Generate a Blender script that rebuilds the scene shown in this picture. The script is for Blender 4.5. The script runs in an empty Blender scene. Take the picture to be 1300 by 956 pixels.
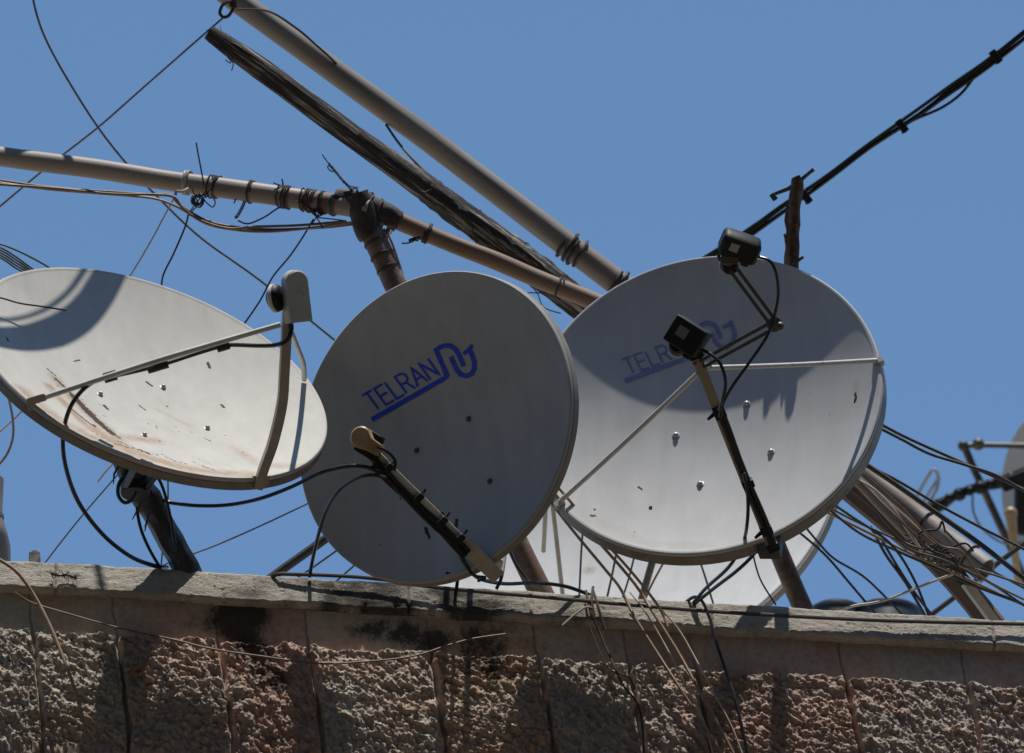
import bpy, math, random
import numpy as np
from mathutils import Vector, Matrix, noise
random.seed(7)
rng = np.random.default_rng(11)
C = bpy.context.scene.collection
SC = bpy.context.scene

# ------------------------------------------------------------------ camera / measuring rod
PITCH = math.radians(32.0)
CAM = Vector((0, 0, 1.6))
R_ = Vector((1, 0, 0))
F_ = Vector((0, math.cos(PITCH), math.sin(PITCH)))
U_ = Vector((0, -math.sin(PITCH), math.cos(PITCH)))
FPX = 10000.0
def P(x, y, d):
    return CAM + F_ * d + R_ * ((x - 650) / FPX * d) + U_ * ((478 - y) / FPX * d)
def RAY(x, y):
    return (F_ + R_ * ((x - 650) / FPX) + U_ * ((478 - y) / FPX)).normalized()
def V(x, y, z):                       # right, up, towards the viewer -> world
    return R_ * x + U_ * y - F_ * z
def proj(p):
    q = p - CAM; d = q.dot(F_)
    return (650 + q.dot(R_) / d * FPX, 478 - q.dot(U_) / d * FPX, d)
PX = 0.002                            # metres per photograph pixel at 20 m

# sun direction (towards the sun)
LS = Vector((0.040, -0.162, 0.985)).normalized()

# ------------------------------------------------------------------ helpers
OFF = {}
def thing(name, label, cat, loc, group=None):
    o = bpy.data.objects.new(name, None); C.objects.link(o)
    o.location = loc; o.empty_display_size = 0.1
    o['label'] = label; o['category'] = cat
    if group: o['group'] = group
    OFF[o.name] = Vector(loc)
    return o

class MB:
    def __init__(s): s.v = []; s.f = []
    def add(s, vs, fs):
        b = len(s.v); s.v.extend([Vector(v) for v in vs]); s.f.extend([tuple(b + i for i in f) for f in fs]); return s
    def tube(s, pts, r, sides=10, caps=True, smooth=0, oval=None):
        pts = [Vector(p) for p in pts]
        rr = list(r) if isinstance(r, (list, tuple)) else [r] * len(pts)
        if smooth and len(pts) > 2: pts, rr = catmull(pts, rr, smooth)
        n = len(pts)
        t0 = (pts[1] - pts[0]).normalized()
        a = t0.orthogonal().normalized()
        vs = []; fs = []
        for i in range(n):
            t = (pts[min(i + 1, n - 1)] - pts[max(i - 1, 0)])
            if t.length < 1e-9: t = t0
            t.normalize()
            a = (a - t * a.dot(t))
            if a.length < 1e-6: a = t.orthogonal()
            a.normalize(); b = t.cross(a)
            for k in range(sides):
                an = 2 * math.pi * k / sides
                vs.append(pts[i] + (a * math.cos(an) + b * math.sin(an)) * rr[i])
        for i in range(n - 1):
            for k in range(sides):
                k2 = (k + 1) % sides
                fs.append((i * sides + k, i * sides + k2, (i + 1) * sides + k2, (i + 1) * sides + k))
        if caps:
            fs.append(tuple(reversed(range(sides)))); fs.append(tuple((n - 1) * sides + k for k in range(sides)))
        return s.add(vs, fs)
    def pipe(s, a, b, r, wall=0.004, sides=28, seg=24, wob=0.0):
        """hollow pipe, open at both ends"""
        a = Vector(a); b = Vector(b); t = (b - a).normalized(); u = t.orthogonal().normalized(); w = t.cross(u)
        vs = []; fs = []
        def ring(c, rad): 
            i0 = len(vs)
            for k in range(sides):
                an = 2 * math.pi * k / sides
                vs.append(c + (u * math.cos(an) + w * math.sin(an)) * rad * (1 + 0.05 * noise.noise(c * 7 + u * math.cos(an) + w * math.sin(an))))
            return i0
        rings = []
        for i in range(seg + 1):
            f = i / seg
            c = a.lerp(b, f) + (u * noise.noise(Vector((f * 5, 1.3, 2))) + w * noise.noise(Vector((f * 5, 7.3, 2)))) * wob
            rings.append(ring(c, r))
        rings.append(ring(b, r - wall)); rings.append(ring(b - t * 0.25, r - wall))
        for q in range(len(rings) - 1):
            for k in range(sides):
                k2 = (k + 1) % sides
                fs.append((rings[q] + k, rings[q] + k2, rings[q + 1] + k2, rings[q + 1] + k))
        fs.append(tuple(rings[0] + k for k in reversed(range(sides))))
        fs.append(tuple(rings[-1] + k for k in range(sides)))
        return s.add(vs, fs)
    def box(s, c, ax, ay, az, hx, hy, hz, bev=0.0):
        c = Vector(c); ax = ax.normalized(); ay = ay.normalized(); az = az.normalized()
        if bev <= 0:
            vs = [c + ax * hx * i + ay * hy * j + az * hz * k for i in (-1, 1) for j in (-1, 1) for k in (-1, 1)]
            fs = [(0, 1, 3, 2), (4, 6, 7, 5), (0, 4, 5, 1), (2, 3, 7, 6), (0, 2, 6, 4), (1, 5, 7, 3)]
            return s.add(vs, fs)
        # rounded prism (outline with rounded corners, extruded along az with a bevelled edge)
        out = []
        for (sx, sy, a0) in ((1, 1, 0), (-1, 1, 90), (-1, -1, 180), (1, -1, 270)):
            for q in range(4):
                an = math.radians(a0 + 30 * q)
                out.append(((sx * (hx - bev) + bev * math.cos(an)), (sy * (hy - bev) + bev * math.sin(an))))
        return s.prism(c, ax, ay, az, out, hz, bev * 0.5)
    def prism(s, c, ax, ay, az, out, hz, bev=0.0):
        c = Vector(c); n = len(out); vs = []; fs = []
        cx = sum(o[0] for o in out) / n; cy = sum(o[1] for o in out) / n
        lay = [(-hz, bev), (-hz + bev, 0), (hz - bev, 0), (hz, bev)] if bev > 0 else [(-hz, 0), (hz, 0)]
        for z, sh in lay:
            for (x, y) in out:
                l = math.hypot(x - cx, y - cy) or 1
                k = (l - sh) / l
                vs.append(c + ax * (cx + (x - cx) * k) + ay * (cy + (y - cy) * k) + az * z)
        for q in range(len(lay) - 1):
            for i in range(n):
                j = (i + 1) % n
                fs.append((q * n + i, q * n + j, (q + 1) * n + j, (q + 1) * n + i))
        fs.append(tuple(reversed(range(n)))); fs.append(tuple((len(lay) - 1) * n + i for i in range(n)))
        return s.add(vs, fs)
    def lathe(s, c, ax, ay, az, prof, sides=32, cap=True):
        """prof: list of (radius, z)"""
        c = Vector(c); vs = []; fs = []
        for (r, z) in prof:
            for k in range(sides):
                an = 2 * math.pi * k / sides
                vs.append(c + ax * (r * math.cos(an)) + ay * (r * math.sin(an)) + az * z)
        for q in range(len(prof) - 1):
            for k in range(sides):
                k2 = (k + 1) % sides
                fs.append((q * sides + k, q * sides + k2, (q + 1) * sides + k2, (q + 1) * sides + k))
        if cap:
            fs.append(tuple(reversed(range(sides)))); fs.append(tuple((len(prof) - 1) * sides + k for k in range(sides)))
        return s.add(vs, fs)
    def sphere(s, c, r, sides=20, rings=12, squash=(1, 1, 1), axes=None):
        ax, ay, az = axes or (Vector((1, 0, 0)), Vector((0, 1, 0)), Vector((0, 0, 1)))
        c = Vector(c); prof = []
        for i in range(rings + 1):
            a = -math.pi / 2 + math.pi * i / rings
            prof.append((max(r * math.cos(a) * squash[0], 1e-5), r * math.sin(a) * squash[2]))
        return s.lathe(c, ax, ay, az, prof, sides)
    def build(s, name, mat, parent=None, sharp=40):
        me = bpy.data.meshes.new(name)
        off = OFF[parent.name] if parent is not None else (s.v[0].copy() if s.v else Vector())
        me.from_pydata([v - off for v in s.v], [], s.f)
        me.validate()
        for p in me.polygons: p.use_smooth = True
        me.set_sharp_from_angle(angle=math.radians(sharp))
        me.materials.append(mat)
        o = bpy.data.objects.new(name, me); C.objects.link(o)
        if parent is not None: o.parent = parent
        else: o.location = off
        OFF[o.name] = off
        return o

def catmull(pts, rr, k):
    n = len(pts); out = []; ro = []
    for i in range(n - 1):
        p0 = pts[max(i - 1, 0)]; p1 = pts[i]; p2 = pts[i + 1]; p3 = pts[min(i + 2, n - 1)]
        for j in range(k):
            t = j / k
            out.append(0.5 * ((2 * p1) + (-p0 + p2) * t + (2 * p0 - 5 * p1 + 4 * p2 - p3) * t * t + (-p0 + 3 * p1 - 3 * p2 + p3) * t ** 3))
            ro.append(rr[i] * (1 - t) + rr[i + 1] * t)
    out.append(pts[-1]); ro.append(rr[-1])
    return out, ro

def tag(o, label, cat, group=None):
    o['label'] = label; o['category'] = cat
    if group: o['group'] = group
    return o

def pxpts(pts, d0, d1=None):
    """photograph measurements (x, y[, depth]) to world points"""
    if d1 is None: d1 = d0
    n = len(pts); o = []
    for i, p in enumerate(pts):
        f = i / (n - 1) if n > 1 else 0
        if len(p) > 2 and p[2] < 1:            # third number below 1: metres in front of the coping face
            rr = RAY(p[0], p[1]); o.append(CAM + rr * (((W0 + WN * p[2]) - CAM).dot(WN) / rr.dot(WN))); continue
        d = p[2] if len(p) > 2 else d0 + (d1 - d0) * f
        o.append(P(p[0], p[1], d))
    return o

# ------------------------------------------------------------------ materials
def mat(name, col, rough=0.6, metal=0.0, var=0.0, vscale=30, col2=None, c2lo=0.5, c2hi=0.6, c2scale=8, bump=0.0, bscale=80, stretch=None, spec=0.5, coat=0.0):
    m = bpy.data.materials.new(name); m.use_nodes = True
    nt = m.node_tree; N = nt.nodes; L = nt.links
    b = N['Principled BSDF']
    b.inputs['Roughness'].default_value = rough; b.inputs['Metallic'].default_value = metal
    b.inputs['Specular IOR Level'].default_value = spec
    b.inputs['Base Color'].default_value = (*col, 1)
    tc = N.new('ShaderNodeTexCoord'); mp = N.new('ShaderNodeMapping')
    L.new(tc.outputs['Object'], mp.inputs['Vector'])
    if stretch is not None:
        # rotate so that local X runs along `stretch`, then squeeze it
        q = Vector((1, 0, 0)).rotation_difference(Vector(stretch).normalized()).inverted().to_euler()
        mp.vector_type = 'POINT'
        mp2 = N.new('ShaderNodeMapping'); mp.inputs['Rotation'].default_value = q
        mp2.inputs['Scale'].default_value = (0.06, 1, 1)
        L.new(mp.outputs[0], mp2.inputs['Vector']); vec = mp2.outputs[0]
    else: vec = mp.outputs[0]
    src = None
    if var > 0 or col2 is not None:
        rgb = N.new('ShaderNodeRGB'); rgb.outputs[0].default_value = (*col, 1); src = rgb.outputs[0]
        if col2 is not None:
            n2 = N.new('ShaderNodeTexNoise'); n2.inputs['Scale'].default_value = c2scale; n2.inputs['Detail'].default_value = 8; n2.inputs['Roughness'].default_value = 0.65
            L.new(vec, n2.inputs['Vector'])
            r2 = N.new('ShaderNodeMapRange'); r2.inputs[1].default_value = c2lo; r2.inputs[2].default_value = c2hi
            L.new(n2.outputs[0], r2.inputs[0])
            mx = N.new('ShaderNodeMix'); mx.data_type = 'RGBA'
            L.new(r2.outputs[0], mx.inputs[0]); L.new(src, mx.inputs[6]); mx.inputs[7].default_value = (*col2, 1)
            src = mx.outputs[2]
        if var > 0:
            n1 = N.new('ShaderNodeTexNoise'); n1.inputs['Scale'].default_value = vscale; n1.inputs['Detail'].default_value = 6
            L.new(vec, n1.inputs['Vector'])
            mr = N.new('ShaderNodeMapRange'); mr.inputs[1].default_value = 0.3; mr.inputs[2].default_value = 0.7
            mr.inputs[3].default_value = 1 - var; mr.inputs[4].default_value = 1 + var
            L.new(n1.outputs[0], mr.inputs[0])
            mm = N.new('ShaderNodeMix'); mm.data_type = 'RGBA'; mm.blend_type = 'MULTIPLY'; mm.inputs[0].default_value = 1
            L.new(src, mm.inputs[6]); L.new(mr.outputs[0], mm.inputs[7]); src = mm.outputs[2]
        L.new(src, b.inputs['Base Color'])
    if bump > 0:
        n3 = N.new('ShaderNodeTexNoise'); n3.inputs['Scale'].default_value = bscale; n3.inputs['Detail'].default_value = 8; n3.inputs['Roughness'].default_value = 0.7
        L.new(vec, n3.inputs['Vector'])
        bp = N.new('ShaderNodeBump'); bp.inputs['Distance'].default_value = bump; bp.inputs['Strength'].default_value = 1
        L.new(n3.outputs[0], bp.inputs['Height']); L.new(bp.outputs[0], b.inputs['Normal'])
    return m

def mat_dish(name, col, stain=(0.045, 0.026, 0.014), halo=(0.36, 0.235, 0.14), rough=0.5, grime=0.06):
    m = mat(name, col, rough, var=grime, vscale=2.5, spec=0.3)
    nt = m.node_tree; N = nt.nodes; L = nt.links; b = N['Principled BSDF']; b.inputs['Roughness'].default_value = 0.68; b.inputs['Specular IOR Level'].default_value = 0.18
    src = b.inputs['Base Color'].links[0].from_socket
    tc = N.new('ShaderNodeTexCoord')
    def attr(nm):
        a = N.new('ShaderNodeAttribute'); a.attribute_name = nm; return a.outputs['Fac']
    # dull halo
    nz = N.new('ShaderNodeTexNoise'); nz.inputs['Scale'].default_value = 45; nz.inputs['Detail'].default_value = 6
    L.new(tc.outputs['Object'], nz.inputs['Vector'])
    mu = N.new('ShaderNodeMath'); mu.operation = 'MULTIPLY'; L.new(attr('halo'), mu.inputs[0]); L.new(nz.outputs[0], mu.inputs[1])
    mr = N.new('ShaderNodeMapRange'); mr.inputs[1].default_value = 0.06; mr.inputs[2].default_value = 0.45; L.new(mu.outputs[0], mr.inputs[0])
    mr.inputs[4].default_value = 0.8
    m1 = N.new('ShaderNodeMix'); m1.data_type = 'RGBA'; L.new(mr.outputs[0], m1.inputs[0]); L.new(src, m1.inputs[6]); m1.inputs[7].default_value = (*halo, 1)
    # crusty dark stain
    nz2 = N.new('ShaderNodeTexNoise'); nz2.inputs['Scale'].default_value = 170; nz2.inputs['Detail'].default_value = 5
    L.new(tc.outputs['Object'], nz2.inputs['Vector'])
    ad = N.new('ShaderNodeMath'); ad.operation = 'ADD'; L.new(attr('stain'), ad.inputs[0]); L.new(nz2.outputs[0], ad.inputs[1])
    mr2 = N.new('ShaderNodeMapRange'); mr2.inputs[1].default_value = 0.98; mr2.inputs[2].default_value = 1.08; L.new(ad.outputs[0], mr2.inputs[0])
    st = N.new('ShaderNodeMath'); st.operation = 'GREATER_THAN'; st.inputs[1].default_value = 0.03; L.new(attr('stain'), st.inputs[0])
    mm = N.new('ShaderNodeMath'); mm.operation = 'MULTIPLY'; L.new(mr2.outputs[0], mm.inputs[0]); L.new(st.outputs[0], mm.inputs[1])
    m2 = N.new('ShaderNodeMix'); m2.data_type = 'RGBA'; L.new(mm.outputs[0], m2.inputs[0]); L.new(m1.outputs[2], m2.inputs[6]); m2.inputs[7].default_value = (*stain, 1)
    # rain streaks and chalky dust
    mq = N.new('ShaderNodeMapping'); mq.inputs['Scale'].default_value = (26, 26, 1.6); mq.inputs['Rotation'].default_value = (0.5, 0.12, 0)
    L.new(tc.outputs['Object'], mq.inputs['Vector'])
    nq = N.new('ShaderNodeTexNoise'); nq.inputs['Scale'].default_value = 1.0; nq.inputs['Detail'].default_value = 6; L.new(mq.outputs[0], nq.inputs['Vector'])
    nr = N.new('ShaderNodeTexNoise'); nr.inputs['Scale'].default_value = 9; nr.inputs['Detail'].default_value = 9; nr.inputs['Roughness'].default_value = 0.72; L.new(tc.outputs['Object'], nr.inputs['Vector'])
    a1 = N.new('ShaderNodeMath'); a1.operation = 'ADD'; L.new(nq.outputs[0], a1.inputs[0]); L.new(nr.outputs[0], a1.inputs[1])
    a2 = N.new('ShaderNodeMapRange'); a2.inputs[1].default_value = 0.8; a2.inputs[2].default_value = 1.25; a2.inputs[3].default_value = 1.025; a2.inputs[4].default_value = 0.91; L.new(a1.outputs[0], a2.inputs[0])
    m3 = N.new('ShaderNodeMix'); m3.data_type = 'RGBA'; m3.blend_type = 'MULTIPLY'; m3.inputs[0].default_value = 1
    L.new(m2.outputs[2], m3.inputs[6]); L.new(a2.outputs[0], m3.inputs[7])
    L.new(m3.outputs[2], b.inputs['Base Color'])
    n5 = N.new('ShaderNodeTexNoise'); n5.inputs['Scale'].default_value = 3.5; n5.inputs['Detail'].default_value = 3
    L.new(tc.outputs['Object'], n5.inputs['Vector'])
    bp = N.new('ShaderNodeBump'); bp.inputs['Distance'].default_value = 0.004; bp.inputs['Strength'].default_value = 0.6
    L.new(n5.outputs[0], bp.inputs['Height']); L.new(bp.outputs[0], b.inputs['Normal'])
    return m

def mat_stone(name, grain=1.0, bd=0.0035):
    m = bpy.data.materials.new(name); m.use_nodes = True
    nt = m.node_tree; N = nt.nodes; L = nt.links; b = N['Principled BSDF']
    b.inputs['Roughness'].default_value = 0.95; b.inputs['Specular IOR Level'].default_value = 0.15
    a = N.new('ShaderNodeAttribute'); a.attribute_name = 'tint'
    tc0 = N.new('ShaderNodeTexCoord'); tc = N.new('ShaderNodeMapping'); L.new(tc0.outputs['Object'], tc.inputs['Vector']); tc.inputs['Scale'].default_value = (1, 1, grain)
    n1 = N.new('ShaderNodeTexNoise'); n1.inputs['Scale'].default_value = 60; n1.inputs['Detail'].default_value = 10; n1.inputs['Roughness'].default_value = 0.7
    L.new(tc.outputs[0], n1.inputs['Vector'])
    mr = N.new('ShaderNodeMapRange'); mr.inputs[1].default_value = 0.3; mr.inputs[2].default_value = 0.7; mr.inputs[3].default_value = 0.72; mr.inputs[4].default_value = 1.22
    L.new(n1.outputs[0], mr.inputs[0])
    mm = N.new('ShaderNodeMix'); mm.data_type = 'RGBA'; mm.blend_type = 'MULTIPLY'; mm.inputs[0].default_value = 1
    L.new(a.outputs['Color'], mm.inputs[6]); L.new(mr.outputs[0], mm.inputs[7])
    # lichen / soot
    k = N.new('ShaderNodeAttribute'); k.attribute_name = 'soot'
    n2 = N.new('ShaderNodeTexNoise'); n2.inputs['Scale'].default_value = 120; n2.inputs['Detail'].default_value = 8; n2.inputs['Roughness'].default_value = 0.85
    L.new(tc.outputs[0], n2.inputs['Vector'])
    ad = N.new('ShaderNodeMath'); ad.operation = 'ADD'; L.new(k.outputs['Fac'], ad.inputs[0]); L.new(n2.outputs[0], ad.inputs[1])
    r2 = N.new('ShaderNodeMapRange'); r2.inputs[1].default_value = 0.85; r2.inputs[2].default_value = 1.08; L.new(ad.outputs[0], r2.inputs[0])
    r2.inputs[4].default_value = 0.88
    m2 = N.new('ShaderNodeMix'); m2.data_type = 'RGBA'; L.new(r2.outputs[0], m2.inputs[0]); L.new(mm.outputs[2], m2.inputs[6]); m2.inputs[7].default_value = (0.022, 0.02, 0.019, 1)
    L.new(m2.outputs[2], b.inputs['Base Color'])
    bp = N.new('ShaderNodeBump'); bp.inputs['Distance'].default_value = bd; bp.inputs['Strength'].default_value = 0.9
    n4 = N.new('ShaderNodeTexNoise'); n4.inputs['Scale'].default_value = 210 if grain == 1 else 130; n4.inputs['Detail'].default_value = 6; n4.inputs['Roughness'].default_value = 0.7
    L.new(tc.outputs[0], n4.inputs['Vector'])
    L.new(n4.outputs[0], bp.inputs['Height']); L.new(bp.outputs[0], b.inputs['Normal'])
    return m

M = {}
M['dish1'] = mat_dish('worn_cream_paint', (0.545, 0.525, 0.475))
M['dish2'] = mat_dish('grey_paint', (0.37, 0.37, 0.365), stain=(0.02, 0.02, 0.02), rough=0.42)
M['dish3'] = mat_dish('pale_paint', (0.52, 0.52, 0.52), stain=(0.03, 0.025, 0.02), rough=0.42)
M['dishb'] = mat_dish('old_white_paint', (0.66, 0.66, 0.65), stain=(0.3, 0.28, 0.2))
M['edge'] = mat('brown_rim_paint', (0.26, 0.235, 0.20), 0.6, var=0.2, vscale=12, col2=(0.14, 0.10, 0.07), c2lo=.6, c2hi=.7, c2scale=14)  # brownish tone for the rim skirts, darker than the dish faces
M['arm'] = mat('beige_arm_paint', (0.36, 0.32, 0.27), 0.5, var=0.15, vscale=25, col2=(0.16, 0.09, 0.05), c2lo=0.60, c2hi=0.68, c2scale=20)
M['armw'] = mat('white_arm_paint', (0.60, 0.58, 0.54), 0.45, var=0.12, vscale=25, col2=(0.2, 0.13, 0.08), c2lo=0.62, c2hi=0.7, c2scale=20)
M['armb'] = mat('tan_arm_paint', (0.46, 0.39, 0.29), 0.5, var=0.12, vscale=30)
M['galv'] = mat('galvanised_steel', (0.42, 0.41, 0.39), 0.42, metal=0.35, var=0.15, vscale=40)
M['dkmetal'] = mat('dark_bracket_metal', (0.10, 0.095, 0.075), 0.5, metal=0.3, var=0.2, vscale=60)
M['black'] = mat('black_plastic', (0.010, 0.011, 0.011), 0.55, var=0.3, vscale=50, spec=0.3)
M['label'] = mat('grey_sticker', (0.16, 0.17, 0.17), 0.5)
M['lnbgrey'] = mat('grey_green_plastic', (0.40, 0.42, 0.385), 0.5, var=0.08, vscale=30, bump=0.0004, bscale=150)
M['lnbtan'] = mat('tan_plastic', (0.34, 0.235, 0.11), 0.45, var=0.15, vscale=50)
M['cap'] = mat('white_horn_cap', (0.6, 0.58, 0.54), 0.5)
M['cable'] = mat('black_cable', (0.012, 0.013, 0.013), 0.35)
M['cabledk'] = mat('dark_dusty_cable', (0.045, 0.042, 0.038), 0.6, var=0.2)
M['tan'] = mat('tan_cable', (0.30, 0.20, 0.125), 0.55, var=0.2, vscale=60)
M['pale'] = mat('pale_cable', (0.50, 0.43, 0.34), 0.55, var=0.15, vscale=60)
M['brown'] = mat('brown_cable', (0.17, 0.105, 0.06), 0.6, var=0.3, vscale=60)
M['wire'] = mat('rusted_wire', (0.045, 0.030, 0.022), 0.75, var=0.3, vscale=200)
M['steelwire'] = mat('grey_wire', (0.13, 0.115, 0.10), 0.55, metal=0.2, var=0.2, vscale=80)
M['green'] = mat('green_wire', (0.02, 0.10, 0.06), 0.5)
M['ink'] = mat('blue_print', (0.008, 0.045, 0.46), 0.5, var=0.12, vscale=90)
M['inkfade'] = mat('faded_blue_print', (0.22, 0.24, 0.44), 0.5, var=0.15, vscale=70)
M['blue_tape'] = mat('blue_black_tape', (0.010, 0.011, 0.013), 0.42, col2=(0.012, 0.055, 0.12), c2lo=0.56, c2hi=0.60, c2scale=11, bump=0.004, bscale=30)
M['tape'] = mat('dark_rag_tape', (0.035, 0.024, 0.020), 0.7, var=0.4, vscale=60, bump=0.002, bscale=90)
M['soil'] = mat('ground_dust', (0.125, 0.104, 0.080), 0.95, var=0.25, vscale=0.7)
M['roofm'] = mat('roof_render', (0.34, 0.31, 0.27), 0.95, var=0.2, vscale=6)
M['pvc'] = mat('grey_vent_plastic', (0.20, 0.185, 0.15), 0.5, var=0.12, vscale=12)
M['tank'] = mat('black_tank_plastic', (0.02, 0.022, 0.027), 0.4)
M['twig'] = mat('dry_weathered_stick', (0.10, 0.065, 0.042), 0.85, var=0.35, vscale=60, bump=0.002, bscale=120)
M['moss'] = mat('dark_dry_weed', (0.03, 0.028, 0.02), 0.9)

# ------------------------------------------------------------------ world, sun, camera
w = bpy.data.worlds.new("World"); SC.world = w; w.use_nodes = True
nt = w.node_tree
sky = nt.nodes.new('ShaderNodeTexSky'); sky.sky_type = 'NISHITA'; sky.sun_disc = False
sky.sun_elevation = math.asin(LS.z); sky.sun_rotation = math.atan2(LS.x, LS.y) % (2 * math.pi)
sky.altitude = 800; sky.air_density = 1.0; sky.dust_density = 0.0; sky.ozone_density = 3.0
bg = nt.nodes['Background']
clear = nt.nodes.new('ShaderNodeMix'); clear.data_type = 'RGBA'; clear.blend_type = 'MULTIPLY'; clear.inputs[0].default_value = 1; clear.inputs[7].default_value = (0.91, 1.04, 1.03, 1)
nt.links.new(sky.outputs[0], clear.inputs[6]); nt.links.new(clear.outputs[2], bg.inputs[0]); bg.inputs[1].default_value = 0.15
sl = bpy.data.lights.new('sun', 'SUN'); sl.energy = 4.8; sl.angle = math.radians(0.53); sl.color = (1, 0.955, 0.88)
so = bpy.data.objects.new('sun', sl); C.objects.link(so); so.rotation_euler = LS.to_track_quat('Z', 'Y').to_euler(); so.location = (0, 10, 30)
cd = bpy.data.cameras.new('camera'); co = bpy.data.objects.new('camera', cd); C.objects.link(co)
co.location = CAM; co.rotation_euler = (math.pi / 2 + PITCH, 0, 0)
cd.sensor_width = 36; cd.lens = FPX / 1300 * 36; cd.clip_start = 0.5; cd.clip_end = 3000
cd.dof.use_dof = True; cd.dof.focus_distance = 19.85; cd.dof.aperture_fstop = 6.3
SC.camera = co
SC.view_settings.view_transform = 'Standard'; SC.view_settings.look = 'None'; SC.view_settings.gamma = 1; SC.view_settings.exposure = -0.03
SC.render.engine = 'CYCLES'

# ------------------------------------------------------------------ ground
mb = MB(); mb.add([(-1500, -1500, 0), (1500, -1500, 0), (1500, 1500, 0), (-1500, 1500, 0)], [(0, 1, 2, 3)])
g = mb.build('ground', M['soil']); g['kind'] = 'structure'

# ------------------------------------------------------------------ building
YAW = math.radians(6.8)
WD = Vector((math.cos(YAW), math.sin(YAW), 0)); WN = Vector((math.sin(YAW), -math.cos(YAW), 0)); Z = Vector((0, 0, 1))
W0 = P(650, 741, 20.0)                      # top front edge of the coping at the picture's middle
COP_H = 0.098; PROJ = 0.026
def s_of(px):                               # position along the wall for a column of the photograph (coping)
    r = RAY(px, 752 + (px - 650) * 0.0625)
    t = (W0 - CAM).dot(WN) / r.dot(WN)
    return ((CAM + r * t) - W0).dot(WD)
def vnoise(x, y, seed):
    xi = np.floor(x).astype(np.int64); yi = np.floor(y).astype(np.int64)
    fx = x - xi; fy = y - yi; fx = fx * fx * (3 - 2 * fx); fy = fy * fy * (3 - 2 * fy)
    def h(a, b):
        n = (a * 374761393 + b * 668265263 + seed * 974711) & 0x7fffffff
        n = ((n ^ (n >> 13)) * 1274126177) & 0x7fffffff
        n = n ^ (n >> 16)
        return (n & 0xffff) / 65535.0
    return (h(xi, yi) * (1 - fx) + h(xi + 1, yi) * fx) * (1 - fy) + (h(xi, yi + 1) * (1 - fx) + h(xi + 1, yi + 1) * fx) * fy
def fbm(x, y, seed, o=4, g_=0.5):
    r = 0; a = 1; t = 0
    for i in range(o):
        r = r + a * vnoise(x * 2 ** i, y * 2 ** i, seed + i * 17); t += a; a *= g_
    return r / t
def sm(a, b, x): 
    t = np.clip((x - a) / (b - a), 0, 1); return t * t * (3 - 2 * t)

bld = thing('stone_building', 'old building with rough pinkish stone wall and a projecting weathered stone coping', 'building', W0 - Z * W0.z)
def grid_mesh(name, S, T, fpos, tint, soot, mt, parent):
    """S, T 1-d arrays; fpos(S2,T2)->(n,m,3)"""
    S2, T2 = np.meshgrid(S, T, indexing='ij')
    co_ = fpos(S2, T2); off = np.array(OFF[parent.name])
    n, m_ = S2.shape
    v = (co_ - off).reshape(-1, 3)
    idx = np.arange(n * m_).reshape(n, m_)
    f = np.stack([idx[:-1, :-1], idx[:-1, 1:], idx[1:, 1:], idx[1:, :-1]], -1).reshape(-1, 4)
    me = bpy.data.meshes.new(name)
    me.vertices.add(len(v)); me.vertices.foreach_set('co', v.ravel().astype(np.float32))
    me.loops.add(f.size); me.loops.foreach_set('vertex_index', f.ravel().astype(np.int32))
    me.polygons.add(len(f)); me.polygons.foreach_set('loop_start', np.arange(0, f.size, 4, dtype=np.int32))
    me.polygons.foreach_set('loop_total', np.full(len(f), 4, dtype=np.int32)) if hasattr(me.polygons[0], 'loop_total') and False else None
    me.update(calc_edges=True); me.validate()
    a = me.attributes.new('tint', 'FLOAT_COLOR', 'POINT')
    c = np.concatenate([tint(S2, T2), np.ones((n, m_, 1))], -1).reshape(-1).astype(np.float32); a.data.foreach_set('color', c)
    a = me.attributes.new('soot', 'FLOAT', 'POINT'); a.data.foreach_set('value', soot(S2, T2).reshape(-1).astype(np.float32))
    for p in me.polygons: p.use_smooth = True
    me.materials.append(mt)
    o = bpy.data.objects.new(name, me); C.objects.link(o); o.parent = parent; OFF[name] = OFF[parent.name]
    return o
M['stone'] = mat_stone('weathered_limestone')
M['copstone'] = mat_stone('weathered_coping_stone', 2.4, 0.012)
a0 = np.array(W0); wd = np.array(WD); wn = np.array(WN); zz = np.array(Z)

JP = [-420, -300, -170, -60, 58, 165, 294, 408, 562, 698, 812, 897, 1085, 1240, 1370, 1500, 1640, 1760]
JS = np.array([s_of(p) for p in JP])
BT = [(0.34, 0.28, 0.24), (0.38, 0.31, 0.25), (0.37, 0.30, 0.26), (0.40, 0.33, 0.27), (0.42, 0.37, 0.31), (0.40, 0.355, 0.29), (0.42, 0.33, 0.275), (0.41, 0.29, 0.235),
      (0.44, 0.38, 0.31), (0.44, 0.34, 0.245), (0.42, 0.35, 0.30), (0.37, 0.29, 0.25), (0.41, 0.29, 0.235), (0.37, 0.30, 0.25), (0.38, 0.30, 0.26), (0.36, 0.3, 0.26), (0.38, 0.31, 0.26), (0.36, 0.3, 0.26), (0.36, 0.3, 0.26)]
BT = np.array(BT) * 0.6 + np.array([0.43, 0.375, 0.325]) * 0.4
COURSE = 0.62
def blk(S2, T2):
    # T is distance below the coping's underside; slanting joint wobble
    Sx = S2 - 0.12 * np.minimum(T2, 0.4) + 0.012 * (fbm(S2 * 3, T2 * 30, 5) - 0.5) + 0.04
    row = np.floor(T2 / COURSE).astype(int)
    Sx = Sx + row * 0.17
    i = np.searchsorted(JS, Sx)
    lo = JS[np.clip(i - 1, 0, len(JS) - 1)]; hi = JS[np.clip(i, 0, len(JS) - 1)]
    dj = np.minimum(np.abs(Sx - lo), np.abs(hi - Sx))
    tt = T2 - row * COURSE
    return i, dj, tt, row
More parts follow.
